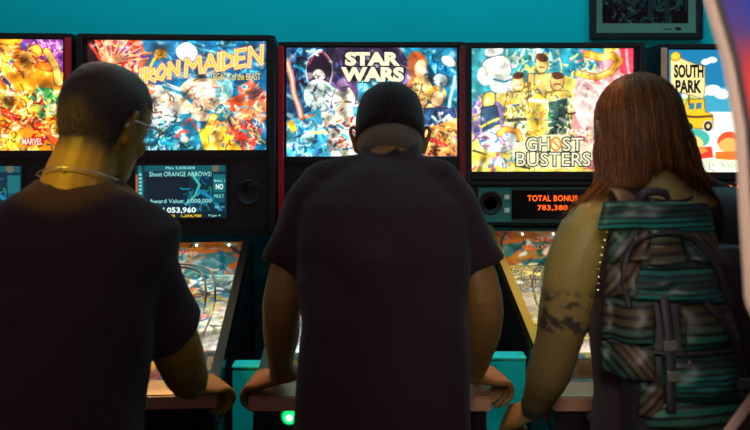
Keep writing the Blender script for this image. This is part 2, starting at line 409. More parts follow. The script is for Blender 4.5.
def pic_space():
    a = Art(285.5,47.5,456.5,156.5,(110,90,140), seed=3)
    a.poly([(285,47),(330,47),(318,100),(300,130),(285,130)],(10,70,110)); a.scrib(300,70,16,24,[(10,40,80),(40,140,180),(60,90,150),(20,25,50)],110,8,2)
    a.poly([(325,47),(410,47),(400,90),(350,100),(330,80)],(45,35,60)); a.scrib(365,66,40,20,[(30,20,45),(80,70,110),(50,60,120)],70,9,2)
    a.poly([(345,80),(390,80),(380,118),(330,110)],(110,70,120)); a.poly([(357,80),(388,76),(410,120),(350,140)],(60,170,200))
    a.poly([(400,47),(457,47),(457,110),(430,100),(412,70)],(30,130,165)); a.scrib(436,64,22,18,[(20,110,150),(80,190,210),(10,80,120)],90,9,1.6)
    # cloaked silhouette with a pale folded scarf
    a.ell(318,70,13,18,(35,25,45),.1,1,(220,200,210)); a.line([(308,64),(313,54),(322,52),(329,60)],1.5,(190,60,70)); a.ell(318,74,6,5,(240,225,210),.2); a.scrib(318,74,5,4,[(120,60,70),K],10,3,.8)
    a.ell(318,95,15,16,(200,215,205)); a.scrib(318,96,14,16,[(240,245,230),(90,120,130),(40,50,70),(160,190,190)],70,10,1.2,1.2)
    # pale armoured figure, rocks and machinery
    a.ell(342,100,11,14,(215,215,190),0,1,(90,60,80)); a.line([(334,104),(350,102)],2,(90,60,60)); a.ell(341,86,6,7,(120,90,130))
    a.poly([(320,112),(352,104),(362,156),(318,156)],(205,205,190)); a.scrib(340,130,20,22,[(240,240,220),(170,50,40),(40,90,120),(110,60,60),(250,200,150)],150,6,1.6)
    a.poly([(285,120),(320,108),(330,156),(285,156)],(60,160,190)); a.scrib(305,137,22,20,[(210,245,240),(20,80,120),(70,170,200),(150,210,210)],160,7,1.5)
    a.poly([(286,122),(292,118),(296,128),(290,132)],(240,170,50)); a.line([(300,118),(312,116)],3,(230,120,60))
    a.line([(287,62),(293,92),(300,116)],5,(250,120,80)); a.line([(287,62),(293,92),(300,116)],2,(255,225,200))
    a.scrib(312,52,12,5,[(120,190,210),(240,250,240)],14,6,1.4)
    # two people on the right, plain portraits
    a.ell(416,64,10,13,(190,90,40)); a.ell(419,68,6.5,8.5,(245,190,140),.1,1,(170,80,40)); a.poly([(408,78),(430,74),(436,110),(416,120)],(240,200,120)); a.line([(410,62),(412,76),(408,88)],4,(200,110,50))
    a.scrib(418,94,12,16,[(255,230,170),(190,110,50),(120,60,40)],60,8,1.3)
    a.line([(430,72),(436,88),(430,100)],7,(20,70,100)); a.ell(436,94,10,9,(215,160,70)); a.ell(437,98,6.5,8,(245,200,140),.1,1,(120,70,40)); a.line([(429,92),(436,87),(444,92)],3,(220,150,50))
    a.poly([(424,108),(452,108),(457,130),(424,132)],(40,70,110),K); a.scrib(438,118,14,10,[(60,110,150),(20,30,60),(220,230,220)],40,7,1.5)
    a.poly([(424,128),(457,118),(457,156),(424,156)],(235,150,70)); a.scrib(440,140,18,16,[(255,220,140),(160,70,40),(250,180,80),(120,40,40)],110,7,1.6)
    a.line([(428,138),(446,146)],4,(180,50,40)); a.ell(448,61,8,4,(225,235,215),.5,1,(40,80,90)); a.ell(440,80,7,6,(190,205,200),0,1,(60,80,90)); a.line([(440,84),(440,90)],4,(90,100,110))
    a.line([(455,76),(449,106)],3.5,(120,220,235)); a.line([(455,76),(449,106)],1.6,(245,255,255))
    a.scrib(372,125,50,30,[(70,160,190),(230,230,210),(240,190,120)],120,9,2)
    a.scrib(370,105,84,48,[(18,15,30)],50,6,.7); a.finish(.55,.42,seed=7)
    a.line([(287,62),(293,92),(300,116)],5,(250,120,80)); a.line([(287,62),(293,92),(300,116)],2,(255,225,200)); a.line([(455,76),(449,106)],3.5,(120,220,235)); a.line([(455,76),(449,106)],1.6,(245,255,255))
    return a
def pic_green():
    a = Art(471.5,48.5,633.5,171.5,(238,212,95), seed=4)
    a.poly([(470,48),(560,48),(560,75),(500,90),(470,120)],(60,160,170)); a.scrib(530,58,36,12,[(20,110,140),(240,230,120),(150,220,210),(230,240,210)],120,7,2)
    a.ell(488,120,20,22,(150,120,180)); a.scrib(482,118,12,30,[(190,110,190),(60,80,140),(240,220,200),(220,200,60)],90,7,1.8)
    # soft white cloud with a hat-shaped brim of blue
    a.ell(497,68,14,13,(240,242,225),0,1,(90,110,120)); a.ell(485,76,8,9,(240,240,220)); a.line([(488,52),(500,50)],7,(235,240,230),(60,100,130)); a.ell(503,84,14,10,(225,235,220)); a.line([(494,80),(504,82),(512,79)],2,(40,120,160))
    # plain standing figures in overalls
    for x,y,c in ((519,82,(240,215,120)),(542,64,(235,200,110)),(558,82,(238,205,90))):
        a.poly([(x-12,y+10),(x+12,y+10),(x+15,y+52),(x-16,y+52)],c,(120,90,40)); a.ell(x,y,6.5,8.5,(240,190,110),0,1,(110,60,30)); a.ell(x,y-6,6.5,4,(90,50,30))
        a.line([(x-3,y+3),(x+3,y+3)],1.2,(130,50,40)); a.line([(x-9,y+18),(x+2,y+34)],2.5,(60,110,120)); a.line([(x-9,y+12),(x-12,y+34)],5,c,(110,80,40))
        a.scrib(x,y+32,14,20,[(250,240,170),(150,120,40),(60,110,100),(235,190,60),(245,245,220)],80,7,1.5)
        a.line([(x-10,y+38),(x+10,y+38)],3,(70,70,60))
    a.ell(489,100,7,9,(230,200,90),0,1,(60,60,50)); a.poly([(482,108),(497,106),(500,140),(483,142)],(60,90,120),K); a.line([(482,126),(498,118)],2.5,(240,220,80)); a.line([(484,134),(499,126)],2.5,(240,220,80))
    a.ell(538,104,9,11,(250,220,70),0,1,(140,110,30)); a.line([(530,100),(546,100)],4,(240,245,230)); a.ell(538,122,12,14,(240,205,70)); a.scrib(538,118,12,16,[(255,245,160),(190,140,30),(240,120,50)],50,6,1.4)
    # pink mist and curling yellow ribbon
    a.poly([(578,60),(633,48),(633,171),(590,171),(572,130)],(245,150,150)); a.ell(600,108,26,24,(250,205,190)); a.ell(596,95,18,18,(252,225,210)); 
    a.poly([(620,48),(634,48),(634,112),(622,96)],(225,60,80))
    a.scrib(606,100,24,34,[(255,225,215),(240,130,140),(250,180,170)],110,12,2,.9); a.line([(627,50),(629,90)],2.5,(250,150,160))
    a.poly([(560,48),(604,48),(604,62),(576,80),(562,74)],(40,150,170)); a.scrib(584,62,20,12,[(20,110,140),(210,230,190),(230,120,160),(240,230,130)],70,6,1.6)
    a.line([(578,74),(596,76),(612,72),(620,62),(612,55),(598,58),(586,54)],6,(250,185,60),(200,90,30)); a.line([(580,73),(596,75),(611,71)],2,(255,235,140))
    a.line([(546,108),(566,98),(580,110)],3,(240,240,200)); a.poly([(548,102),(566,98),(572,132),(550,136)],(50,80,70),(200,210,150)); a.scrib(558,118,12,16,[(240,230,160),(60,120,90),K],50,6,1.2)
    a.scrib(590,140,36,16,[(240,170,120),(250,230,140),(180,50,60),(90,60,60),(250,235,210)],150,9,1.4)
    a.scrib(600,158,30,14,[(250,170,150),(220,80,90),(255,220,200),(120,170,170)],90,8,1.6)
    a.ell(500,140,20,12,(225,235,230),0,1,(110,130,170)); a.scrib(500,140,20,10,[(250,250,240),(70,110,170),(210,90,140)],40,7,1.5)
    a.line([(500,134),(506,128),(518,132),(521,142)],5,(245,170,60),(190,80,30)); a.line([(474,150),(500,162),(530,168)],3,(60,60,60)); a.poly([(471,150),(520,166),(520,172),(471,172)],(240,220,80)); 
    a.scrib(494,160,24,10,[(250,250,230),(240,200,60),(60,130,180),(220,90,110)],70,7,1.8)
    a.scrib(550,110,80,60,[(60,80,60)],70,5,.7); a.finish(.5,.30,seed=8); a.ell(554,152,42,17,(242,240,200),a=.7)
    return a
def pic_snow():
    a = Art(666.5,49.5,840,172,(20,120,165), seed=5, warp=.8)
    a.poly([(666,84),(690,80),(720,88),(760,80),(840,84),(840,172),(666,172)],(60,160,190)); 
    for x,y,r in ((690,96,9),(700,92,8),(712,90,9),(722,94,8),(706,62,5),(712,60,5)): a.ell(x,y,r,r*.6,(230,245,240))
    a.poly([(666,104),(690,96),(705,100),(700,112),(666,114)],(170,205,60)); a.scrib(680,104,14,6,[(230,225,70),(70,150,90),(240,240,190)],40,6,2)
    a.ell(676,108,11,5,(245,215,60)); a.poly([(666,116),(740,110),(840,112),(840,172),(666,172)],(235,240,225))
    # yellow bus
    a.poly([(684,104),(687,99),(704,99),(706,112),(713,116),(713,128),(682,128)],(245,190,30),(120,70,10)); a.poly([(688,102),(694,102),(694,108),(688,108)],(60,120,140)); a.poly([(696,102),(702,102),(702,108),(696,108)],(60,120,140))
    a.ell(708,126,4.6,4.6,(40,40,40),0,1,(235,235,220)); a.ell(708,126,2,2,(235,210,120)); a.ell(688,127,4.2,4.2,(40,40,40)); a.poly([(682,114),(713,116),(713,118),(682,117)],(90,60,20))
    # round teal and red snow mounds
    a.ell(697,138,13,9,(70,180,165)); a.ell(680,136,12,8,(70,175,170)); a.ell(690,143,14,8,(245,210,120)); a.poly([(670,148),(712,146),(714,158),(668,160)],(225,60,40)); a.ell(691,150,17,4,(240,150,60))
    a.ell(730,141,13,9,(225,80,40)); a.ell(730,145,12,7,(245,180,90)); a.poly([(716,152),(748,150),(748,160),(716,160)],(225,120,40))
    a.ell(775,140,22,16,(240,150,60)); a.ell(815,138,20,15,(70,150,90))
    a.poly([(666,160),(840,158),(840,172),(666,172)],(240,242,200)); a.scrib(720,164,50,5,[(150,210,200),(255,255,230)],40,8,1.5)
    a.poly([(687,92),(689,92),(689,104),(687,104)],(110,80,50))
    a.poly([(670,60),(676,56),(705,67),(705,71),(703,98),(671,90)],(240,220,150),(150,110,50)); a.ell(675,56,5,4,(245,205,60),-.4,1,(150,90,20))
    return a
def pic_poster():
    a = Art(0,0,100,66,(25,20,28), seed=8)
    a.scrib(50,33,50,34,[(50,170,170),(90,200,195),(30,100,110)],420,9,1.2)
    a.scrib(50,33,50,34,[(15,12,18)],110,9,1.6)
    a.ell(22,40,18,12,(50,130,130),.5,.5); a.scrib(22,44,18,12,[(120,190,185),(15,12,18)],90,8,1.1,.6)
    a.line([(55,60),(58,30),(66,10)],6,(40,110,115)); a.line([(74,62),(76,30),(84,6)],6,(40,110,115))
    return a
def pic_side():
    a = Art(0,0,150,186,(8,50,150), res=1.0, warp=3, seed=9); a.aa = 11
    a.ell(12,22,16,26,(15,75,185)); a.ell(3,30,3,10,(190,60,60)); a.ell(10,48,6,12,(10,60,170)); a.ell(4,70,6,15,(255,85,10)); a.ell(10,74,6,12,(255,120,20)); a.ell(4,58,4,5,(230,60,50)); a.ell(7,86,6,9,(255,150,60)); a.ell(8,100,10,10,(120,30,30))
    a.ell(70,60,50,36,(240,100,30),.4); a.ell(90,40,30,20,(40,100,180)); a.ell(60,120,50,28,(120,20,50)); a.ell(110,110,30,40,(250,160,60))
    return a
def pic_playfield(kind):
    a = Art(0,0,60,110,{'a':(130,150,140),'b':(150,122,30),'c':(90,160,180)}[kind], res=1.6, seed={'a':11,'b':12,'c':13}[kind])  # yellow base of 'b' also carries the backglass reflection
    pal = {'a':[(250,235,200),(20,130,160),(240,170,40),(230,80,40),(10,80,110),(245,245,235)],
           'b':[(200,165,40),(180,150,60),(30,30,25),(30,60,45),(110,70,20),(90,40,30)],
           'c':[(240,110,120),(60,180,200),(240,235,220),(30,90,130),(250,180,120)]}[kind]
    for k in range(46):
        a.ell(a.rng.uniform(0,60),a.rng.uniform(0,110),a.rng.uniform(2,8),a.rng.uniform(2,7),pal[a.rng.randint(len(pal))],a.rng.uniform(0,3),1,(20,20,30) if k%2 else None)
    a.scrib(30,55,40,70,pal,480,9,1.6); a.scrib(30,55,40,70,[(15,15,25)],220,6,.8)
    a.finish(.6,.45,.5,seed=9)
    for k in range(12): a.ell(8+44*((k*37)%12)/12, 20+k*7, 1.8,1.8,(255,250,230),0,1,K)
    return a

E_GLASS = 1.35
A_glass = art_mat('backlit_print', E_GLASS, .25)
A_field = art_mat('playfield_print', 0, .25)
A_flat = art_mat('paper_print', 0, .8); A_flat.node_tree.nodes['Principled BSDF'].inputs['Specular IOR Level'].default_value = .05

def emis(name, rgb, s=1.0): return mat(name, (.01,.01,.01), .4, emit=s2l(rgb), es=s)
E_cream = emis('cream_ink', (250,240,205), 1.15); E_dark = mat('dark_ink', (.012,.02,.02), .4); E_yel = emis('yellow_ink', (252,205,50), 1.2)
E_whitei = emis('white_ink', (250,235,205), 1.1); E_orange = emis('orange_led', (255,92,10), 1.8); E_lcdtext = emis('pale_teal_screen_text', (150,235,230), 1.1)
E_lcdy = emis('yellow_screen_text', (250,190,20), 1.2); E_led = emis('white_led', (190,255,240), 7); E_green = emis('green_button_light', (10,225,90), 2.6)
E_whitetext = emis('white_screen_text', (225,250,245), 1.3)

def ribbon_letters(parent, m, letters, P, width, y, name):
    """angular letters from strokes; P maps glyph coordinates to (x,z)"""
    G = {'I':[[(0.5,0),(0.5,1)]], 'R':[[(0,0),(0,1),(.8,.8),(.8,.6),(0,.45),(.9,0)]], 'O':[[(0,.15),(.45,0),(.95,.5),(.5,1),(0,.55),(0,.15)]],
         'N':[[(0,0),(.05,1),(.85,.1),(.9,1)]], 'M':[[(0,-.1),(.08,1),(.5,.45),(.9,1),(1,0)]], 'A':[[(0,0),(.5,1),(1,0)],[(.2,.35),(.8,.35)]],
         'D':[[(0,0),(0,1),(.9,.6),(.8,.2),(0,0)]], 'E':[[(.85,.05),(0,0),(0,1),(.85,1)],[(0,.5),(.7,.52)]]}
    bm = BM()
    for ch, ox, w_ in letters:
        for st in G[ch]:
            for (a,b),(c,d) in zip(st, st[1:]):
                p = Vector(P(ox+a*w_, b)); q = Vector(P(ox+c*w_, d)); t = (q-p).normalized(); n = Vector((-t.y,t.x))*width/2; e = t*width/2
                pts = [p-e-n, q+e-n, q+e+n, p-e+n]
                prism(bm, [(v.x,v.y) for v in pts], y-.0006, y, 'y')
    return obj(name, bm, m, parent)

# ------------------------------------------------------------------ pinball machine
RZ0, RS = .935, .2155      # rail height at the front, rise per metre
def pinball(label, loc, rotz, gy, gw, gz0, gz1, pic, trim, rail_m, field, disp, bw=.752, gx=0, lit=1.0, green=False):
    t = thing('pinball_machine', label, 'pinball machine', loc, rotz, 'pinball machines in a row against the wall')
    hw = .285; top = gz1+.022; LEN = gy+.12
    rz = lambda y: RZ0+RS*y
    # cabinet: two side walls, front, rear, bottom
    bm = BM()
    prof = [(0,.53),(LEN,.50),(LEN,rz(LEN)-.12),(gy-.06,rz(gy-.06)),(0,RZ0-.012)]
    prism(bm, prof, -hw, -hw+.018); prism(bm, prof, hw-.018, hw)
    box(bm, -hw+.018, hw-.018, 0, .018, .53, RZ0-.012); box(bm, -hw+.018, hw-.018, LEN-.018, LEN, .50, rz(LEN)-.14); box(bm, -hw+.018, hw-.018, .018, LEN-.018, .52, .54)
    obj('cabinet', bm, M_blk, t)
    # legs with levelling feet
    for sx in (-1,1):
        for ly in (.02, LEN-.07):
            bm = BM(); top_z = .84 if ly<.1 else .8
            prism(bm, [(sx*(hw+.003),ly),(sx*(hw+.003),ly+.05),(sx*(hw+.007),ly+.05),(sx*(hw+.007),ly-.025),(sx*(hw-.045),ly-.025),(sx*(hw-.045),ly-.021),(sx*(hw+.003),ly-.021)], .03, top_z, 'z')
            l = obj('leg', bm, M_dsteel, t)
            bm = BM(); lathe(bm, [(.028,0),(.028,.008),(.008,.018),(.008,.05)], (sx*(hw-.01),ly+.005,0)); obj('levelling_foot', bm, M_dsteel, l)
    # side rails, lock bar
    for sx in (-1,1):
        bm = BM(); a, b = (hw-.022, hw+.004)
        y1 = gy-.075
        prism(bm, [(.05,rz(.05)-.035),(y1,rz(y1)-.035),(y1,rz(y1)+.004),(.05,rz(.05)+.004)], sx*a if sx>0 else -b, sx*b if sx>0 else -a)
        obj('side_rail', bm, rail_m, t)
    bm = BM(); prism(bm, [(-.028,RZ0-.03),(-.02,RZ0+.002),(0,RZ0+.008),(.055,rz(.05)+.006),(.055,RZ0-.03)], -hw-.008, hw+.008); bmesh.ops.bevel(bm, geom=bm.edges[:], offset=.003, segments=2, affect='EDGES')
    obj('lockdown_bar', bm, mat('warm_tinted_bar', (.42,.21,.12), .5, metal=.6, bump=.1, noise_scale=60), t)  # steel bar, base colour browned to carry the warm light
    # playfield under glass
    pz = lambda y: RZ0-.05+.135*y
    A = pic_playfield(field); y0, y1 = .06, gy-.10
    pf = A.panel('playfield', 0,0,0,0,0, A_field, t, P=lambda u,v: np.stack([-(hw-.02)+u*2*(hw-.02), y0+(y1-y0)*v, pz(y0+(y1-y0)*v)], -1))
    bm = BM(); prism(bm, [(.045,RZ0-.03),(.045,RZ0-.015),(.25,rz(.25)-.022),(.29,pz(.29)+.004),(.29,pz(.29)-.01)], -hw+.02, hw-.02); ap = obj('apron', bm, M_blk2, t)
    for sx in (-1,1):
        bm = BM(); c = sx*.145
        sl = (rz(.25)-.022-(RZ0-.015))/.205
        Mx = Matrix.Translation((c,.150,RZ0-.015+sl*.105+.0005))@Matrix.Rotation(math.atan(sl),4,'X')
        box(bm, -.088,.088,-.060,.060,.0005,.002, mtx=Mx); obj('score_card', bm, mat('yellow_card', (.95,.68,.03), .6), ap)
        # playfield furniture
    for sx in (-1,1):
        bm = BM(); tube(bm, [(sx*.09,.37,pz(.37)+.02),(sx*.03,.34,pz(.34)+.02)], [(.012,.010),(.006,.009)], n=10); obj('flipper', bm, M_white, t, True)
        bm = BM(); prism(bm, [(sx*.13,.41),(sx*.17,.53),(sx*.175,.45)], pz(.53)+.004, pz(.53)+.024, 'z'); obj('slingshot', bm, mat('red_plastic', (.6,.05,.03), .3), t)
    for bx_, by_ in ((-.08,.80),(.06,.84),(-.01,.70)):
        by_ = min(by_, gy-.3)
        bm = BM(); lathe(bm, [(.034,0),(.02,.008),(.02,.035),(.036,.04),(.032,.052),(.01,.056)], (bx_,by_,pz(by_)), n=20); obj('bumper', bm, mat('bumper_cap', (.7,.45,.1), .3), t, True)
    bm = BM(); tube(bm, [(.2,.4,pz(.4)+.03),(.21,.6,pz(.6)+.06),(.16,.85,pz(.85)+.08),(.02,.93,pz(.93)+.08),(-.15,.88,pz(.88)+.08),(-.2,.65,pz(.65)+.05),(-.19,.4,pz(.4)+.03)], [.004]*7, n=8, sub=5)
    tube(bm, [(.17,.4,pz(.4)+.03),(.18,.6,pz(.6)+.06),(.135,.82,pz(.82)+.08),(.02,.9,pz(.9)+.08),(-.13,.85,pz(.85)+.08),(-.17,.65,pz(.65)+.05),(-.16,.4,pz(.4)+.03)], [.004]*7, n=8, sub=5)
    obj('wire_ramp', bm, M_steel, t, True)
    # rear art panel of the playfield
    a = Art(0,0,60,18,(60,120,125), seed=21); a.poly([(0,-2),(60,-2),(60,6),(0,7)],(240,120,25)); a.scrib(30,9,34,12,[(130,170,170),(200,110,50),(225,220,190),(20,70,90)],110,8,1.6)
    a.panel('rear_panel', -hw+.02, hw-.02, pz(y1), rz(y1)-.012, y1+.001, A_field, t)
    # playfield glass
    bm = BM(); vs = [bm.verts.new(v) for v in [(-hw+.014,.05,rz(.05)-.006),(hw-.014,.05,rz(.05)-.006),(hw-.014,gy-.075,rz(gy-.075)-.006),(-hw+.014,gy-.075,rz(gy-.075)-.006)]]; bm.faces.new(vs)
    obj('playfield_glass', bm, M_glass, t)
    # lamps of the playfield: small LEDs under the rear edge, and their light
    for k in range(4):
        bm = BM(); ball(bm, (-.18+.12*k+.03, y1-.02, rz(y1)-.02), .0045, 10); obj('led', bm, E_led, t)
    for k, (ly, pw) in enumerate(((gy-.2, 1.1),(.55,1.2),(.30,.4))):
        d = bpy.data.lights.new('playfield_lamp','AREA'); d.shape='RECTANGLE'; d.size = .48; d.size_y=.03; d.energy = pw*lit; d.color=(1,.93,.8)
        o = bpy.data.objects.new('playfield_lamp', d); C.objects.link(o); o.parent = t; o.location = (0,ly,rz(ly)-.012); o.rotation_euler = (0,0,0)
    # front: coin door, buttons, plunger
    bm = BM(); box(bm, -.13,.13,-.008,0,.60,.84,.003); cd = obj('coin_door', bm, M_dsteel, t)
    for sx in (-1,1):
        bm = BM(); box(bm, sx*.055-.03,sx*.055+.03,-.016,-.008,.68,.79,.003); cs = obj('coin_slot', bm, mat('dark_red_plastic', (.12,.01,.01), .3), cd)
    bm = BM(); lathe(bm, [(.016,0),(.016,.01),(.012,.014)], (-.195,-.001,.885), (0,-1,0)); lathe_o = obj('start_button', bm, E_green if green else mat('dull_button',(.1,.1,.1),.4), t, True)
    bm = BM(); lathe(bm, [(.008,0),(.008,.001),(.004,.0015)], (-.195,-.0152,.885), (0,-1,0)); obj('button_light', bm, emis('button_core',(215,255,225),2.5) if green else M_blk2, lathe_o)
    bm = BM(); lathe(bm, [(.022,0),(.022,.004),(.0165,.005)], (-.195,0,.885), (0,-1,0)); obj('button_ring', bm, M_ring_green if green else M_dsteel, t, True)
    bm = BM(); lathe(bm, [(.012,0),(.012,.05),(.022,.055),(.022,.07),(.012,.08)], (.235,0,.845), (0,-1,0)); obj('plunger', bm, M_dsteel, t, True)
    for sx in (-1,1):
        bm = BM(); lathe(bm, [(.018,0),(.018,.006),(.012,.012)], (sx*hw,.09,RZ0-.075), (sx,0,0)); obj('flipper_button', bm, mat('red_plastic', (.6,.05,.03), .3), t, True)
    # backbox: shell with neck
    b2 = bw/2; zb = rz(gy)-.02
    bm = BM(); box(bm, -b2,-b2+.016, gy-.02, gy+.24, zb, top); box(bm, b2-.016,b2, gy-.02, gy+.24, zb, top)
    box(bm, -b2+.016,b2-.016, gy-.03, gy+.24, top-.016, top); box(bm, -b2+.016,b2-.016, gy+.225, gy+.24, zb, top-.016); box(bm, -b2+.016,b2-.016, gy-.02, gy+.225, zb, zb+.02)
    obj('backbox', bm, M_blk, t)
    for sx, m_ in zip((-1,1), trim):
        if m_ is not None:
            bm = BM(); box(bm, sx*(b2-.011)-.012, sx*(b2-.011)+.012, gy-.034, gy-.02, zb, top-.016, .003); obj('side_trim', bm, m_, t)
    # frame around the backglass
    f = BM(); g0, g1 = gx-gw/2, gx+gw/2; yf0, yf1 = gy-.018, gy+.01
    box(f, -b2+.016, g0, yf0, yf1, gz0-.03, top-.016); box(f, g1, b2-.016, yf0, yf1, gz0-.03, top-.016)
    box(f, g0, g1, yf0, yf1, gz1, top-.016); box(f, g0, g1, yf0-.006, yf1, gz0-.03, gz0)
    obj('backglass_frame', f, M_blk2, t)
    bg = pic.panel('backglass', g0, g1, gz0, gz1, gy-.004, A_glass, t)
    # speaker panel
    bm = BM(); box(bm, -b2+.018, b2-.018, gy-.02, gy+.004, zb+.02, gz0-.03, .002); sp = obj('speaker_panel', bm, M_blk, t)
    if disp == 'lcd':
        a = Art(0,0,120,70,(8,45,60), seed=31, warp=.4)
        a.poly([(14,14),(70,14),(70,48),(14,48)],(6,28,42)); a.scrib(82,34,18,28,[(20,120,140),(40,170,180),(10,70,90)],70,9,1.6); a.line([(76,14),(84,26),(78,40),(66,52)],3,(70,190,180)); a.line([(84,34),(104,48),(112,62)],5,(20,130,170))
        a.poly([(102,12),(118,12),(118,36),(102,36)],(20,110,115)); a.poly([(102,37),(118,37),(118,50),(102,50)],(15,85,95)); a.ell(6,33,4,34,(20,110,110)); a.poly([(0,12),(2,12),(2,44),(0,44)],(230,90,40))
        for k in range(9): a.ell(6,12+k*5,2.2,1.6,(120,225,215))
        a.poly([(12,0),(118,0),(118,8),(12,8)],(15,90,100)); a.poly([(0,62),(118,62),(118,70),(0,70)],(10,35,45)); a.ell(105,4,5,5,(110,100,80))
        x0,x1,z0,z1 = -.156,.191,1.2335,1.436
        sc = a.panel('display_screen', x0,x1,z0,z1, gy-.022, art_mat('screen_print', 1.0, .2), t)
        def L(s_, u0,u1,v0,v1, m_, off=0.): loc[0] > -1 and loc[0] < -.5 and text_obj(s_, (x0+(x1-x0)*u0,x0+(x1-x0)*u1,z0+(z1-z0)*(1-v1),z0+(z1-z0)*(1-v0)), gy-.0225, m_, sc, off=off)
        L('Shoot ORANGE ARROWS!', .15,.83,.12,.21, E_lcdtext); L('Award Value: 1,000,000', .15,.83,.64,.73, E_lcdtext); L('4,053,960', .27,.66,.80,.92, E_whitetext, .02)
        L('100', .36,.43,.94,.995, E_lcdy, .02); L('1,334,700', .50,.72,.94,.995, E_lcdy, .02); L('NO', .88,.96,.36,.46, E_whitetext, .02); L('Page 4', .80,.93,.94,.99, E_lcdtext); L('BALL 1', .86,.98,.27,.32, E_lcdtext); L('MULT', .86,.97,.56,.62, E_lcdtext); L('02, 11', .87,.97,.78,.83, E_lcdtext)
        L('Max 5,000,000', .33,.65,.02,.08, E_lcdtext)
        b = BM(); fx = .008
        for q in ((x0-fx,x0,z0-fx,z1+fx),(x1,x1+fx,z0-fx,z1+fx),(x0,x1,z0-fx,z0),(x0,x1,z1,z1+fx)): box(b, q[0],q[1],gy-.026,gy-.02,q[2],q[3])
        obj('screen_bezel', b, M_blk2, t)
        spk = [(-.275,1.33,.05),(.275,1.33,.05)]
    else:
        zc = 1.272
        bm = BM(); box(bm, -b2+.05, b2-.05, gy-.034, gy-.02, 1.200, 1.342, .004); pn = obj('display_surround', bm, M_tealpanel, t)
        bm = BM(); box(bm, -.178,.2, gy-.040, gy-.034, 1.216, 1.330, .002); obj('dot_matrix_display', bm, mat('black_display_glass', (.006,.004,.005), .12), pn)
        bm = BM(); box(bm, -.178,.2, gy-.044, gy-.034, 1.330, 1.337, .001); box(bm, -.178,.2, gy-.044, gy-.034, 1.209, 1.216, .001); obj('display_trim', bm, M_steel, pn)
        for zz in (1.305, 1.252):
            bm = BM(); box(bm, -.207,-.187, gy-.042, gy-.034, zz-.011, zz+.008, .002); obj('panel_latch', bm, M_white, pn)
        if disp == 'bonus':
            text_obj('TOTAL BONUS', (-.115,.085,1.287,1.311), gy-.0405, E_orange, pn, off=.02, spacing=1.1); text_obj('783,380', (-.075,.045,1.248,1.272), gy-.0405, E_orange, pn, off=.02, spacing=1.1)
        else:
            text_obj('PLAYER 1.', (-.215,-.06,1.335,1.352), gy-.0455, E_orange, pn, off=.02)
        bm = BM(); box(bm, -b2+.02, b2-.02, gy-.05, gy-.02, 1.352, 1.362, .002); box(bm, -b2+.02, b2-.02, gy-.034, gy-.02, 1.374, 1.380, .001); obj('panel_ledge', bm, M_blk2, t)
        spk = [(-.262,1.279,.047),(.262,1.279,.047)]
    for sx_, sz_, sr_ in spk:
        bm = BM(); lathe(bm, [(sr_,0),(sr_,.004),(sr_*.9,.006),(sr_*.84,.002),(sr_*.3,-.002)], (sx_,gy-(.02 if disp=='lcd' else .034),sz_), (0,-1,0), 32); obj('speaker', bm, M_blk2, t, True)
    return t

W = lambda x, y, Y: ((x-375)*Y/F, CZ-(y-YH)*Y/F)
IMR = math.radians(4.4)
# leftmost machine
m0 = pinball('black and red pinball machine with orange fiery backglass at the left end of the row', (-1.45,1.87,0), IMR, 1.15,.686,1.495,1.92, pic_orange(), (M_blk,M_red), M_steel, 'b', 'lcd')
text_obj('MARVEL', (.268-.343+.262,.268-.343+.337,1.517,1.541), 1.1455, E_whitei, m0, off=.02)
# Iron Maiden
m1 = pinball('pinball machine lettered IRON MAIDEN, with a teal screen below its backglass', (-.68,1.93,0), IMR, 1.15,.686,1.495,1.92, pic_maiden(), (M_blk,M_blk), M_dsteel, 'a', 'lcd', lit=.75)
SMR = 256.5
def PM(x, zf):   # x in photo pixels along the word, zf 0..1 in letter height
    base = 83.5 - (x-143)*.155 - 2.2*math.sin((x-143)/125*PI); h = 13+6*((x-143)/125)**2
    X = (x-180)/SMR; Z = 1.92-((base-h*zf)-41)/SMR
    return (X, Z)
let = [('I',142,5),('R',149,9),('O',160,10),('N',172,10),('M',188,15),('A',206,13),('I',219,4),('D',225,11),('E',238,10),('N',251,14)]
ribbon_letters(m1, mat('letter_outline_ink', (.01,.01,.01), .4, emit=s2l((225,110,40)), es=1.0), let, PM, .0215, 1.1450, 'letter_outline')
ribbon_letters(m1, E_whitei, let, PM, .0155, 1.1443, 'letter_border')
ribbon_letters(m1, E_yel, let, PM, .0085, 1.1436, 'lettering')
def rt(px0,px1,py0,py1,cx,cz,s): return ((px0-cx)/s,(px1-cx)/s,cz-py1/s,cz-py0/s)
text_obj('LEGACY of the BEAST', ((213-180)/SMR,(262-180)/SMR,1.92-(80-41)/SMR,1.92-(73-41)/SMR), 1.1455, E_yel, m1, off=.008)

# Star Wars
GZ = lambda y: CZ-(y-YH)*3.2/F
GX = lambda x, c: (x-375)*3.2/F-c
m2 = pinball('pinball machine lettered STAR WARS with red trim, at the centre of the row', (-.013,1.93,0), 0, 1.27,.688,GZ(156.3),GZ(48), pic_space(), (M_red,M_dred), M_steel, 'c', 'lcd', lit=1.3, green=True)
c = -.013
for s_, r in (('STAR',(345,400,66,52)),('WARS',(341,404,82,67))):
    R_ = (GX(r[0],c),GX(r[1],c),GZ(r[2]),GZ(r[3]))
    text_obj(s_, (R_[0]-.006,R_[1]+.006,R_[2]-.005,R_[3]+.005), 1.265, E_dark, m2, 'letter_outline', off=.09, spacing=.95)
    text_obj(s_, R_, 1.264, E_cream, m2, off=.058, spacing=1.0)
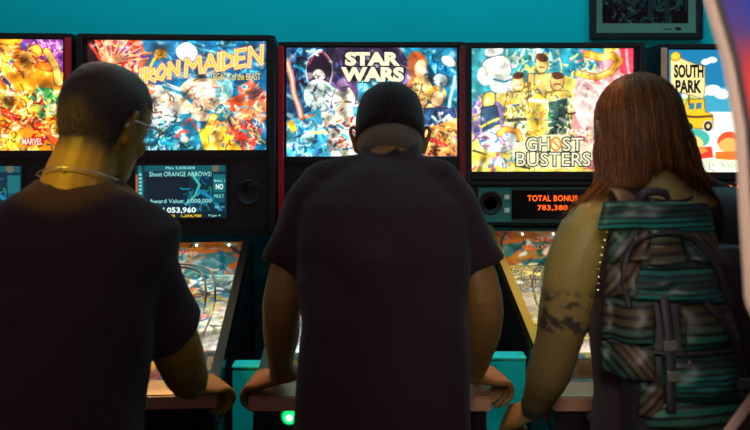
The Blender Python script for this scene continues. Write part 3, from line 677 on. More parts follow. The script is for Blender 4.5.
# Ghostbusters
m3 = pinball('pinball machine lettered GHOST BUSTERS with an orange dot matrix score', (.725,1.93,0), 0, 1.27,.654,GZ(171.3),GZ(48.6), pic_green(), (M_blk,M_blk), M_gold, 'b', 'bonus', gx=-.008, lit=.8, bw=.722)
c = .725
E_pale = emis('pale_ink', (240,240,205), 1.1)
for s_, r in (('GH',(526,549,151,137.5)),('ST',(562,583,151,137.5)),('BUSTERS',(516,590,166,152.5))):
    R_ = (GX(r[0],c),GX(r[1],c),GZ(r[2]),GZ(r[3]))
    text_obj(s_, (R_[0]-.005,R_[1]+.005,R_[2]-.005,R_[3]+.005), 1.265, mat('green_black_ink',(.008,.03,.022),.4), m3, 'letter_outline', off=.06)
    text_obj(s_, R_, 1.264, E_pale, m3, off=.006)
E_oi = emis('orange_ink',(250,150,50),1.2)
bm = BM(); pts = [(GX(555.5,c)+.020*math.cos(t_),GZ(144)+.026*math.sin(t_)) for t_ in np.linspace(0,2*PI,17)]+[]
def strip(bm, P_, w_, y):
    for (a_,b_),(c_,d_) in zip(P_, P_[1:]):
        p=Vector((a_,b_)); q=Vector((c_,d_)); t_=(q-p).normalized(); n_=Vector((-t_.y,t_.x))*w_/2; e_=t_*w_*.2
        prism(bm, [tuple(v) for v in (p-e_-n_,q+e_-n_,q+e_+n_,p-e_+n_)], y-.0006, y, 'y')
strip(bm, pts, .008, 1.2645); strip(bm, [(GX(551.5,c),GZ(139.5)),(GX(559.5,c),GZ(148.5))], .008, 1.2645)
obj('letter_ring', bm, E_oi, m3)
# South Park
m4 = pinball('pinball machine lettered SOUTH PARK on a snowy backglass, right of the others', (1.526,1.93,0), 0, 1.27,.686,GZ(172),GZ(50), pic_snow(), (M_wood,M_blk), M_steel, 'c', 'player')
c = 1.526
for s_, r in (('SOUTH',(673.5,703,78,64.5)),('PARK',(675,701,93,80))):
    text_obj(s_, (GX(r[0],c),GX(r[1],c),GZ(r[2]),GZ(r[3])), 1.265, E_dark, m4, off=.04)

# ------------------------------------------------------------------ divider panels between the machines
def divider(label, x0, x1, Y, z):
    t = thing('divider_panel', label, 'divider panel', ((x0+x1)/2, Y, 0), 0, 'teal divider panels between the machines'); h = (x1-x0)/2
    bm = BM(); box(bm, -h+.002, h-.002, .004, .036, .02, z-.012, .002); obj('panel', bm, M_teal, t)
    bm = BM(); box(bm, -h, h, 0, .055, z-.012, z, .005); obj('cap_rail', bm, mat('teal_gloss_top', (.06,.60,.54), .15), t)
    bm = BM(); box(bm, -h+.006, h-.006, -.06, .10, 0, .02, .003); obj('foot', bm, M_blk, t)
    return t
divider('glossy teal divider panel between the IRON MAIDEN and STAR WARS machines', -.400, -.305, 2.2, .925)
divider('glossy teal divider panel between the STAR WARS and GHOST BUSTERS machines', .281, .433, 2.25, .935)

# ------------------------------------------------------------------ framed poster
t = thing('framed_poster', 'black framed dark print with teal mount hanging high on the teal wall', 'poster', (0,3.60,0))
s = F/3.58; X = lambda p: (p-375)/s; Z = lambda y: CZ+(YH-y)/s
bm = BM(); x0,x1,z0,z1 = X(590),X(703),Z(39),Z(-60); fw = .028
for q in ((x0,x0+fw,z0,z1),(x1-fw,x1,z0,z1),(x0+fw,x1-fw,z0,z0+fw),(x0+fw,x1-fw,z1-fw,z1)): box(bm, q[0],q[1],-.025,-.001,q[2],q[3],.002)
obj('frame', bm, M_blk2, t)
bm = BM(); box(bm, x0+fw,x1-fw,-.010,-.004,z0+fw,z1-fw); obj('mount', bm, mat('teal_mount', (.30,.90,.78), .8), t)
pic_poster().panel('print', X(603),X(689),Z(23),Z(-44),-.0105, A_flat, t)
bm = BM(); box(bm, X(664),X(672),-.0108,-.0102,Z(29.5),Z(28.3)); box(bm, X(676),X(682),-.0108,-.0102,Z(30),Z(27)); obj('printers_mark', bm, E_dark, t)
bm = BM(); bm.faces.new([bm.verts.new(v) for v in ((x0+fw,-.013,z0+fw),(x1-fw,-.013,z0+fw),(x1-fw,-.013,z1-fw),(x0+fw,-.013,z1-fw))]); obj('glazing', bm, glass_mat('picture_glass',1.45), t)

# ------------------------------------------------------------------ arcade game beside the camera
ta = thing('arcade_cabinet', 'blurred arcade cabinet with blue and orange side art and cream edge trim, closest to us', 'arcade cabinet', (.341,.82,0), math.radians(-27))
prof = [(-.050,1.95),(-.015,1.83),(.012,1.728),(.029,1.665),(.040,1.598),(.043,1.551),(.050,1.42),(.10,1.30),(-.05,1.05),(-.03,.98),(.10,.86),(.14,.1),(.14,0),(.75,0),(.75,1.95)]
for y0 in (0,.36):
    bm = BM(); prism(bm, prof, y0, y0+.02, 'y'); sp_ = obj('side_panel', bm, M_blk, ta)
    bm = BM(); pr = [(p[0]-.0, y0+.01, p[1]) for p in prof[:13]]
    for p, q in zip(pr, pr[1:]): tube(bm, [p,q], [(.0036,.0125)]*2, n=10, sub=1, side=(0,1,0))
    obj('edge_trim', bm, mat('cream_trim', (.50,.36,.28), .6), ta)
A = pic_side()
def PS(u, v):   # art sheet clipped to the slanted outline
    z = 1.0+.93*v; xs = np.interp(z, [1.0,1.05,1.30,1.42,1.551,1.598,1.665,1.728,1.83,1.95], [-.03,-.05,.10,.050,.043,.040,.029,.012,-.015,-.05])+.005
    return np.stack([xs+(.74-xs)*u, np.full(u.shape,-.0015), z], -1)
A.panel('side_art', 0,0,0,0,0, A_flat, ta, P=PS)
bm = BM(); prism(bm, [(.03,1.74),(.0,1.93),(.73,1.93),(.73,.05),(.16,.05),(.16,.86),(.15,1.30),(.13,1.42),(.08,1.60)], .02,.36,'y'); obj('body', bm, M_blk2, ta)
bm = BM(); box(bm, -.02,.12,.02,.36,.985,1.0,.003, Matrix.Translation((0,0,0))); obj('control_panel', bm, M_blk2, ta)

# ------------------------------------------------------------------ people
def skin_mat(name, col, ink=False):
    m = mat(name, col, .5, spec=.35, noise_amt=.12, noise_scale=40, bump=.12)
    if ink:
        nt = m.node_tree; b = nt.nodes['Principled BSDF']; src = b.inputs['Base Color'].links[0].from_socket
        at = nt.nodes.new('ShaderNodeAttribute'); at.attribute_name = 'ink'
        mx = nt.nodes.new('ShaderNodeMix'); mx.data_type = 'RGBA'; nt.links.new(at.outputs['Fac'], mx.inputs['Factor']); nt.links.new(src, mx.inputs['A'])
        mx.inputs['B'].default_value = (.02,.02,.025,1); nt.links.new(mx.outputs['Result'], b.inputs['Base Color'])
    return m
M_shirt = mat('black_cotton', (.034,.019,.024), .9, spec=.12, sheen=.07, bump=.2, noise_scale=300)
M_trs = mat('black_denim', (.034,.019,.024), .9, spec=.1, noise_amt=.2, noise_scale=80)
M_shoe = mat('dark_leather', (.02,.015,.015), .5)

HEADR = [(-.118,.045,.022,.020),(-.112,.045,.040,.036),(-.095,.030,.054,.058),(-.070,.012,.063,.078),(-.045,.002,.069,.090),(-.02,-.002,.073,.096),(0,-.004,.0755,.099),(.03,-.006,.078,.101),(.055,-.008,.077,.098),(.08,-.009,.069,.088),(.10,-.010,.053,.068),(.113,-.010,.034,.044),(.119,-.010,.015,.02)]
def head_shape(bm, M):
    """face towards local +y, origin at the centre of the head"""
    b = BM(); loft(b, [(0,yc,z,rx,ry) for z,yc,rx,ry in HEADR], 32, 2.1)
    # nose, brow, lips, chin, eye sockets as soft lumps
    tube(b, [(0,.088,.02),(0,.104,-.010),(0,.112,-.028)], [.007,.010,.012], n=10); ball(b,(0.011,.098,-.032),.008,10); ball(b,(-.011,.098,-.032),.008,10)
    tube(b, [(-.045,.074,.032),(-.02,.092,.036),(.02,.092,.036),(.045,.074,.032)], [.008]*4, n=8)
    tube(b, [(-.022,.082,-.062),(0,.093,-.060),(.022,.082,-.062)], [.005,.007,.005], n=8); tube(b, [(-.020,.082,-.071),(0,.092,-.071),(.020,.082,-.071)], [.005,.0075,.005], n=8)
    ball(b, (0,.075,-.100), .018, 12)
    for sx in (-1,1):
        ball(b, (sx*.048,.060,-.03), (.018,.02,.02), 12)
        # ear: rim curve plus concha and lobe
        tube(b, [(sx*.074,.004,-.03),(sx*.082,-.004,-.034),(sx*.090,-.014,-.012),(sx*.097,-.018,.012),(sx*.092,-.010,.028),(sx*.079,.006,.024),(sx*.076,.010,.006)], [.0065,.0065,.0055,.0055,.0055,.005,.005], n=8)
        ball(b, (sx*.079,-.004,.0), (.006,.014,.024), 10)
    for v in b.verts: v.co = M@v.co
    me = bpy.data.meshes.new('h'); b.to_mesh(me); b.free(); bm.from_mesh(me); bpy.data.meshes.remove(me)
def eyes(M, parent):
    for sx in (-1,1):
        b = BM(); ball(b, (0,0,0), .0115, 14)
        for v in b.verts: v.co = M@(v.co+Vector((sx*.031,.079,.012)))
        e = obj('eye', b, mat('eye_white',(.7,.68,.65),.2), parent, True)
        b = BM(); ball(b, (0,0,0), (.005,.002,.005), 12)
        for v in b.verts: v.co = M@(v.co+Vector((sx*.031,.0900,.012)))
        obj('iris', b, mat('iris_brown',(.03,.015,.01),.2), e, True)
def hand_shape(bm, M, s, curl=1.0, spread=1.0):
    """local: wrist at origin, fingers along +y, back of the hand +z; thumb on side s (+1 = +x)"""
    b = BM()
    tube(b, [(0,-.03,0),(0,.01,.0),(0,.045,.001),(0,.085,0)], [(.026,.019),(.031,.017),(.041,.016),(.040,.012)], n=16, side=(1,0,0))
    L = {0:(.030,.047,.026,.022),1:(.010,.052,.030,.024),2:(-.011,.047,.028,.023),3:(-.031,.036,.021,.020)}
    for k,(x,a,c_,d) in L.items():
        x *= s; r = (.0092,.0095,.009,.0078)[k]
        p = Vector((x*.85,.06,.001)); ang = 0; dirx = x*spread*1.6
        pts = [p, Vector((x,.092,.003))]; cur = pts[-1]; th = 0
        for ln, bend in ((a,.55*curl),(c_,.75*curl),(d,.45*curl)):
            th += bend; cur = cur+Vector((dirx*ln*math.cos(th),ln*math.cos(th),-ln*math.sin(th))); pts.append(cur)
        tube(b, pts, [r*1.15,r*1.12,r*1.02,r*.94,r*.8], n=10, sub=2)
    tube(b, [(s*.016,.018,-.006),(s*.040,.040,-.012),(s*.054,.066,-.019),(s*.053,.090,-.026)], [.017,.0135,.0108,.009], n=10)
    for v in b.verts: v.co = M@v.co
    me = bpy.data.meshes.new('h'); b.to_mesh(me); b.free(); bm.from_mesh(me); bpy.data.meshes.remove(me)
def frame(loc, fwd, up):
    y = Vector(fwd).normalized(); z = Vector(up); z = (z-y*z.dot(y)).normalized(); x = y.cross(z)
    return Matrix.Translation(loc)@Matrix(((x.x,y.x,z.x),(x.y,y.y,z.y),(x.z,y.z,z.z))).to_4x4()
def legs_and_shoes(t, hips, feet, wmat=M_trs):
    """trousers as one mesh, two shoes"""
    bm = BM(); hx, hy, hz = hips
    loft(bm, [(hx,hy,hz-.10,.165,.115),(hx,hy,hz,.178,.122),(hx,hy+.005,hz+.08,.165,.112)], 28)
    for sx, (fx,fy) in zip((-1,1), feet):
        tube(bm, [(hx+sx*.09,hy,hz-.03),(hx+sx*.095,hy+.005,hz-.22),((hx+sx*.095+fx)/2,(hy+fy)/2+.02,.50),(fx,fy-.005,.28),(fx,fy,.07)], [.093,.088,.066,.062,.056], n=18)
    me = fuse(bm, .009, 4, disp=(.010,(9,9,14))); obj('trousers', me, wmat, t, True)
    for fx, fy in feet:
        bm = BM(); tube(bm, [(fx,fy-.045,.045),(fx,fy+.03,.05),(fx,fy+.12,.035),(fx,fy+.19,.026)], [(.038,.042),(.042,.045),(.047,.032),(.036,.022)], n=14, side=(1,0,0))
        for v in bm.verts: v.co.z = max(v.co.z, .0)
        s_ = obj('shoe', bm, M_shoe, t, True)
        bm = BM(); tube(bm, [(fx,fy-.05,.008),(fx,fy+.05,.008),(fx,fy+.13,.008),(fx,fy+.20,.008)], [(.036,.008),(.042,.008),(.049,.008),(.034,.008)], n=14, side=(1,0,0)); obj('sole', bm, M_rubber, s_, True)

def body_core(bm, hips, chest, sh, neck, feet, rs=1.0):
    """pelvis, ribcage, shoulder line, neck, legs inside the clothes"""
    hx,hy,hz = hips
    loft(bm, [(hx,hy,hz-.10,.12,.09),(hx,hy,hz,.155,.105),(hx,hy,hz+.12,.135,.095),(chest[0],chest[1]-.04,chest[2]-.08,.13,.07),(chest[0],chest[1]-.025,chest[2]+.02,.13,.06),(chest[0],chest[1]+.015,chest[2]+.08,.10,.055),(neck[0],neck[1]-.02,neck[2]-.05,.06,.055)], 26)
    for sx, (fx,fy) in zip((-1,1), feet):
        tube(bm, [(hx+sx*.08,hy,hz-.05),(hx+sx*.09,hy,hz-.22),((hx+sx*.09+fx)/2,(hy+fy)/2+.015,.50),(fx,fy-.01,.3),(fx,fy,.09)], [.08,.07,.05,.048,.034], n=14)
        tube(bm, [(fx,fy-.02,.04),(fx,fy+.06,.035),(fx,fy+.14,.025)], [.03,.03,.02], n=10)

# ---------- man at the centre
def man_centre():
    t = thing('person', 'man in black T-shirt and backwards black cap playing the centre machine', 'person', (0,0,0))
    hips = (.02,1.60,.93); feet = [(-.10,1.58),(.13,1.62)]
    HM = Matrix.Translation((.037,1.940,1.560))@Euler((math.radians(-27),0,math.radians(0))).to_matrix().to_4x4()@Matrix.Scale(1.0,4)
    sk = skin_mat('warm_skin', (.27,.14,.038))
    bm = BM(); body_core(bm, hips, (.016,1.75,1.32), None, (.035,1.87,1.53), feet)
    tube(bm, [(.025,1.84,1.44),(.033,1.875,1.495),(.037,1.91,1.535)], [(.066,.062),(.060,.060),(.058,.06)], n=18, side=(1,0,0))
    AL = [(-.112,1.79,1.42),(-.172,1.778,1.34),(-.203,1.745,1.215),(-.212,1.79,1.13),(-.222,1.865,1.045),(-.228,1.905,1.002)]
    AR = [(.144,1.80,1.42),(.203,1.778,1.34),(.238,1.745,1.215),(.243,1.79,1.13),(.243,1.865,1.045),(.238,1.902,1.004)]
    for A_ in (AL, AR): tube(bm, A_, [.036,.040,.044,.0425,.031,.027], n=16)
    hand_shape(bm, frame((-.222,1.912,.990),(-.80,.42,-.30),(-.15,-.25,.95)), 1, 1.25)
    hand_shape(bm, frame((.240,1.912,.990),(.74,.58,-.24),(.15,-.25,.95)), -1, 1.3)
    head_shape(bm, HM)
    b = obj('body', fuse(bm, .0042, 3, .4), sk, t, True)
    eyes(HM, t)
    # T-shirt
    bm = BM()
    loft(bm, [(.016,1.60,.80,.188,.135),(.016,1.60,.86,.186,.135),(.016,1.605,.95,.184,.132),(.018,1.625,1.08,.178,.128),(.02,1.665,1.20,.178,.128),(.018,1.72,1.32,.186,.13),(.016,1.775,1.42,.185,.115),(.016,1.80,1.46,.165,.10),(.02,1.825,1.495,.125,.085),(.028,1.85,1.52,.085,.072),(.034,1.865,1.535,.064,.060)], 36, 2.4)
    for sx, P_ in ((-1,[(-.114,1.803,1.452),(-.144,1.797,1.408),(-.168,1.78,1.34),(-.200,1.765,1.272)]),(1,[(.146,1.803,1.452),(.177,1.797,1.408),(.202,1.78,1.34),(.235,1.765,1.272)])):
        tube(bm, P_, [(.060,.068),(.066,.074),(.066,.074),(.062,.070)], n=22, side=(1,0,0), caps=False)
        tube(bm, [(.03,1.835,1.480),(.016+sx*.075,1.82,1.472),(.016+sx*.135,1.803,1.456)], [.058,.056,.058], n=18)
        tube(bm, [(.016+sx*.13,1.79,1.40),(.018+sx*.125,1.74,1.30),(.02+sx*.115,1.69,1.2)], [.07,.068,.06], n=18)
    # collar roll and the bunched nape
    tube(bm, [(.034+.062*math.cos(a_),1.868+.058*math.sin(a_),1.532+.012*math.cos(2*a_)) for a_ in np.linspace(0,2*PI,13)], [.008]*13, n=8, sub=1)
    tube(bm, [(.02,1.81,1.50),(.045,1.815,1.535),(.05,1.82,1.545)], [.03,.018,.010], n=10)
    me = fuse(bm, .0065, 12, disp=(.012,(8,8,5))); obj('t_shirt', me, M_shirt, t, True)
    legs_and_shoes(t, hips, feet)
    # grey hair below the cap
    R = random.Random(3); bm = BM()
    for k in range(560):
        a_ = R.uniform(PI*1.02, PI*1.98); z0 = R.uniform(-.005,.03)
        def onh(z,da=0,off=.002):
            zz = [h[0] for h in HEADR]; rx = np.interp(z,zz,[h[2] for h in HEADR]); ry = np.interp(z,zz,[h[3] for h in HEADR]); yc = np.interp(z,zz,[h[1] for h in HEADR])
            return HM@Vector(((rx+off)*math.cos(a_+da), yc+(ry+off)*math.sin(a_+da), z))
        d = R.uniform(-.05,.05); e = -.062+R.uniform(-.012,.008)
        tube(bm, [onh(z0,0,.004),onh((z0+e)/2,d*.5,.007),onh(e,d,.004)], [.0016,.0016,.0006], n=4, sub=2, caps=False)
    obj('hair', bm, mat('grey_hair', (.15,.125,.09), .45, sheen=.2), t, True)
    # cap worn backwards-forwards: crown, button, strap edge, brim over the face
    bm = BM(); n = 36; rings = []
    prof = [(1.06,-.012),(1.085,.015),(1.08,.045),(1.03,.075),(.93,.099),(.75,.116),(.50,.127),(.25,.132),(.02,.134)]
    for q, z in prof:
        rings.append([bm.verts.new(HM@Vector((.0790*q*math.cos(2*PI*i/n), -.006+.104*q*math.sin(2*PI*i/n), z+(.012 if q>1.0 else 0)*math.cos(2*PI*i/n)**2*0))) for i in range(n)])
    for a_, b_ in zip(rings, rings[1:]):
        for i in range(n): bm.faces.new((a_[i],a_[(i+1)%n],b_[(i+1)%n],b_[i]))
    bm.faces.new(rings[-1])
    cap = obj('cap', bm, mat('black_cap_cloth', (.014,.008,.010), .85, spec=.2, sheen=.15, bump=.15, noise_scale=200), t, True); sm = cap.modifiers.new('s','SOLIDIFY'); sm.thickness = .003; sm.offset = -1
    bm = BM(); lathe(bm, [(.009,0),(.008,.004),(.003,.006)], HM@Vector((0,-.006,.1335)), HM.to_3x3()@Vector((0,0,1)), 14); obj('button', bm, M_shirt, cap, True)
    bm = BM()
    P0 = []; 
    for i in range(13):
        a_ = PI*(.14+.72*i/12); P0.append((Vector((.084*math.cos(a_), -.006+.108*math.sin(a_), .004)), Vector((.080*math.cos(a_), .05+.125*math.sin(a_), -.012-.01*abs(math.cos(a_))))))
    va = [bm.verts.new(HM@p) for p,_ in P0]; vb = [bm.verts.new(HM@((p+q)/2+Vector((0,0,.004)))) for p,q in P0]; vc = [bm.verts.new(HM@q) for _,q in P0]
    for A_,B_ in ((va,vb),(vb,vc)):
        for i in range(12): bm.faces.new((A_[i],A_[i+1],B_[i+1],B_[i]))
    br = obj('brim', bm, MATS['black_cap_cloth'], cap, True); sm = br.modifiers.new('s','SOLIDIFY'); sm.thickness = .003
    bm = BM()
    for i in range(6):
        a_ = 2*PI*i/6+PI/6
        tube(bm, [HM@Vector((.0790*q*math.cos(a_), -.006+.104*q*math.sin(a_), z+.0005)) for q,z in prof[:-1]], [.0012]*8, n=5, sub=1)
    obj('seam', bm, M_shirt, cap, True)
    return t
man_centre()

# ---------- man at the left
def man_left():
    t = thing('person', 'man in black T-shirt with cropped dark hair, glasses and thin necklace', 'person', (0,0,0))
    cx = -.55; hips = (-.57,1.42,.93); feet = [(-.69,1.40),(-.45,1.44)]
    HM = Matrix.Translation((-.527,1.540,1.598))@Euler((math.radians(-18),math.radians(4),math.radians(-29))).to_matrix().to_4x4()@Matrix.Scale(.93,4)
    sk = skin_mat('olive_skin', (.28,.165,.018), True)
    bm = BM(); body_core(bm, hips, (cx,1.46,1.30), None, (-.555,1.49,1.50), feet)
    tube(bm, [(-.565,1.455,1.40),(-.560,1.475,1.47),(-.552,1.495,1.52),(-.540,1.52,1.575)], [(.085,.07),(.068,.062),(.061,.060),(.058,.06)], n=18, side=(1,0,0))
    AR = [(-.455,1.47,1.375),(-.422,1.495,1.28),(-.392,1.55,1.165),(-.398,1.66,1.075),(-.414,1.79,1.01),(-.430,1.84,.985)]
    AL = [(-.68,1.47,1.375),(-.745,1.475,1.27),(-.80,1.50,1.15),(-.83,1.63,1.07),(-.88,1.77,1.01),(-.90,1.83,1.00)]
    for A_ in (AL, AR): tube(bm, A_, [.042,.044,.050,.046,.034,.028], n=16)
    hand_shape(bm, frame((-.432,1.850,.980),(.55,.76,-.16),(.12,-.25,.95)), -1, 1.3)
    hand_shape(bm, frame((-.905,1.842,.990),(-.10,.86,-.36),(-.45,.10,.86)), 1, 1.05)
    head_shape(bm, HM)
    me = fuse(bm, .0042, 3, .4); at = me.attributes.new('ink','FLOAT','POINT'); IM_ = HM.inverted(); vals = []
    for v in me.vertices:      # cropped stubble fading out below the hairline
        p = IM_@v.co; k = 0
        if p.y < .045 and -.14 < p.z < .06:
            a_ = math.atan2(p.y+.004, abs(p.x)); edge = -.050 if a_ < -.25 else -.01
            k = max(0,min(1, 1-(edge-p.z)/.034))*.92*(1+.25*noise.noise(v.co*120))
            if a_ > -.25 and abs(p.x) > .060: k *= .15
        vals.append(max(0,min(1,k)))
    at.data.foreach_set('value', vals); obj('body', me, sk, t, True); eyes(HM, t)
    bm = BM()
    loft(bm, [(-.59,1.40,.80,.172,.135),(-.59,1.40,.90,.170,.132),(-.588,1.405,1.02,.168,.130),(-.58,1.42,1.15,.168,.130),(-.57,1.44,1.27,.178,.130),(-.562,1.46,1.36,.19,.120),(-.558,1.47,1.405,.190,.105),(-.56,1.475,1.44,.155,.09),(-.56,1.48,1.468,.112,.078),(-.558,1.482,1.488,.078,.068)], 36, 2.4)
    tube(bm, [(-.468,1.47,1.39),(-.444,1.475,1.345),(-.422,1.495,1.27),(-.392,1.535,1.195)], [(.056,.060),(.064,.068),(.062,.070),(.058,.074)], n=22, side=(1,0,0), caps=False)
    tube(bm, [(-.69,1.47,1.375),(-.73,1.475,1.32),(-.765,1.485,1.25),(-.79,1.50,1.19)], [(.062,.062),(.068,.070),(.064,.070),(.062,.074)], n=22, side=(1,0,0), caps=False)
    for sx in (-1,1): tube(bm, [(-.558,1.478,1.425),(-.56+sx*.07,1.475,1.41),(-.565+sx*.11,1.47,1.39)], [.058,.058,.06], n=18)
    tube(bm, [(-.557+.075*math.cos(a_),1.487+.066*math.sin(a_),1.487+.006*math.cos(2*a_)) for a_ in np.linspace(0,2*PI,13)], [.008]*13, n=8, sub=1)
    obj('t_shirt', fuse(bm, .0065, 10, disp=(.011,(7,7,5))), M_shirt, t, True)
    legs_and_shoes(t, hips, feet)
    # cropped hair: scalp shell down to the nape line, with short bristles
    zz = [h[0] for h in HEADR]
    def onh(a_, z, off):
        rx = np.interp(z,zz,[h[2] for h in HEADR]); ry = np.interp(z,zz,[h[3] for h in HEADR]); yc = np.interp(z,zz,[h[1] for h in HEADR])
        return Vector(((rx+off)*math.cos(a_), yc+(ry+off)*math.sin(a_), z+(off if z>.09 else 0)))
    def line_z(a_):   # hairline by angle (0 = right ear, pi/2 = face, 3pi/2 = nape)
        s_ = math.sin(a_); 
        if s_ < -.25: return -.046+.006*math.sin(9*a_)
        if s_ < .30: return -.01+.045*max(0,(s_+.25)) - .04*max(0,(-s_))*1
        return .055
    bm = BM(); n = 48; N = 14; rings = []
    for j in range(N+1):
        q = j/N; ring = []
        for i in range(n):
            a_ = 2*PI*i/n; z0 = line_z(a_); z = z0+(.1185-z0)*(1-(1-q)**1.6); off = .0035*min(1,q*4)+.0015
            ring.append(bm.verts.new(HM@onh(a_, z, off)))
        rings.append(ring)
    for a_, b_ in zip(rings, rings[1:]):
        for i in range(n): bm.faces.new((a_[i],a_[(i+1)%n],b_[(i+1)%n],b_[i]))
    bm.faces.new(rings[-1])
    R = random.Random(5)
    for k in range(5200):
        a_ = R.uniform(0,2*PI); q = R.random()**.8; z0 = line_z(a_)-.026*R.random()**2; z = z0+(.1175-z0)*q
        p = onh(a_,z,.002); c_ = Vector((0,-.005,.02)); d = (p-c_).normalized()*R.uniform(.004,.008)+Vector((0,0,-.003))
        u = d.cross(Vector((R.random(),R.random(),R.random()))).normalized()*.0006; v_ = d.cross(u).normalized()*.0006
        A_ = [bm.verts.new(HM@(p+u)),bm.verts.new(HM@(p-u*.5+v_)),bm.verts.new(HM@(p-u*.5-v_))]; T_ = bm.verts.new(HM@(p+d))
        for i in range(3): bm.faces.new((A_[i],A_[(i+1)%3],T_))
    obj('hair', bm, mat('dark_brown_hair', (.028,.014,.008), .6, sheen=.2), t, True)
    # glasses
    g = bpy.data.objects.new('glasses', None)
    bm = BM()
    for sx in (-1,1):
        tube(bm, [HM@Vector((sx*.035+.026*math.cos(a_), .103-.004*abs(math.cos(a_)), .008+.021*math.sin(a_))) for a_ in np.linspace(0,2*PI,17)], [.0018]*17, n=6, sub=1)
        tube(bm, [HM@Vector(p) for p in ((sx*.061,.100,.014),(sx*.078,.092,.016),(sx*.084,.04,.014),(sx*.084,.0,.012),(sx*.084,-.018,-.004))], [.0018,.0024,.0022,.002,.0022], n=6)
    tube(bm, [HM@Vector(p) for p in ((-.009,.104,.012),(0,.107,.015),(.009,.104,.012))], [.0018]*3, n=6)
    gl = obj('glasses', bm, mat('clear_frame', (.75,.72,.66), .15), t, True)
    for sx in (-1,1):
        bm = BM(); vs = [bm.verts.new(HM@Vector((sx*.035+.025*math.cos(a_), .1025-.004*abs(math.cos(a_)), .008+.020*math.sin(a_)))) for a_ in np.linspace(0,2*PI,20,endpoint=False)]; bm.faces.new(vs); obj('lens', bm, glass_mat('lens_glass',1.5), gl)
    # necklace
    bm = BM(); N = 70
    for i in range(N):
        a_ = 2*PI*i/N; p = Vector((-.557+.073*math.cos(a_), 1.484+.066*math.sin(a_), 1.508-.012*math.sin(a_)-.012*math.cos(a_)**2-.003*math.cos(a_)))
        a2 = 2*PI*(i+1)/N; p2 = Vector((-.557+.073*math.cos(a2), 1.484+.066*math.sin(a2), 1.508-.012*math.sin(a2)-.012*math.cos(a2)**2-.003*math.cos(a2)))
        tube(bm, [p,p2], [.0016,.0013], n=5, sub=1)
    ball(bm, (-.565,1.4165,1.519), .0032, 8)
    obj('necklace', bm, mat('silver_chain', (.8,.75,.55), .25, metal=1), t, True)
    # small stud in the earlobe
    return t
man_left()

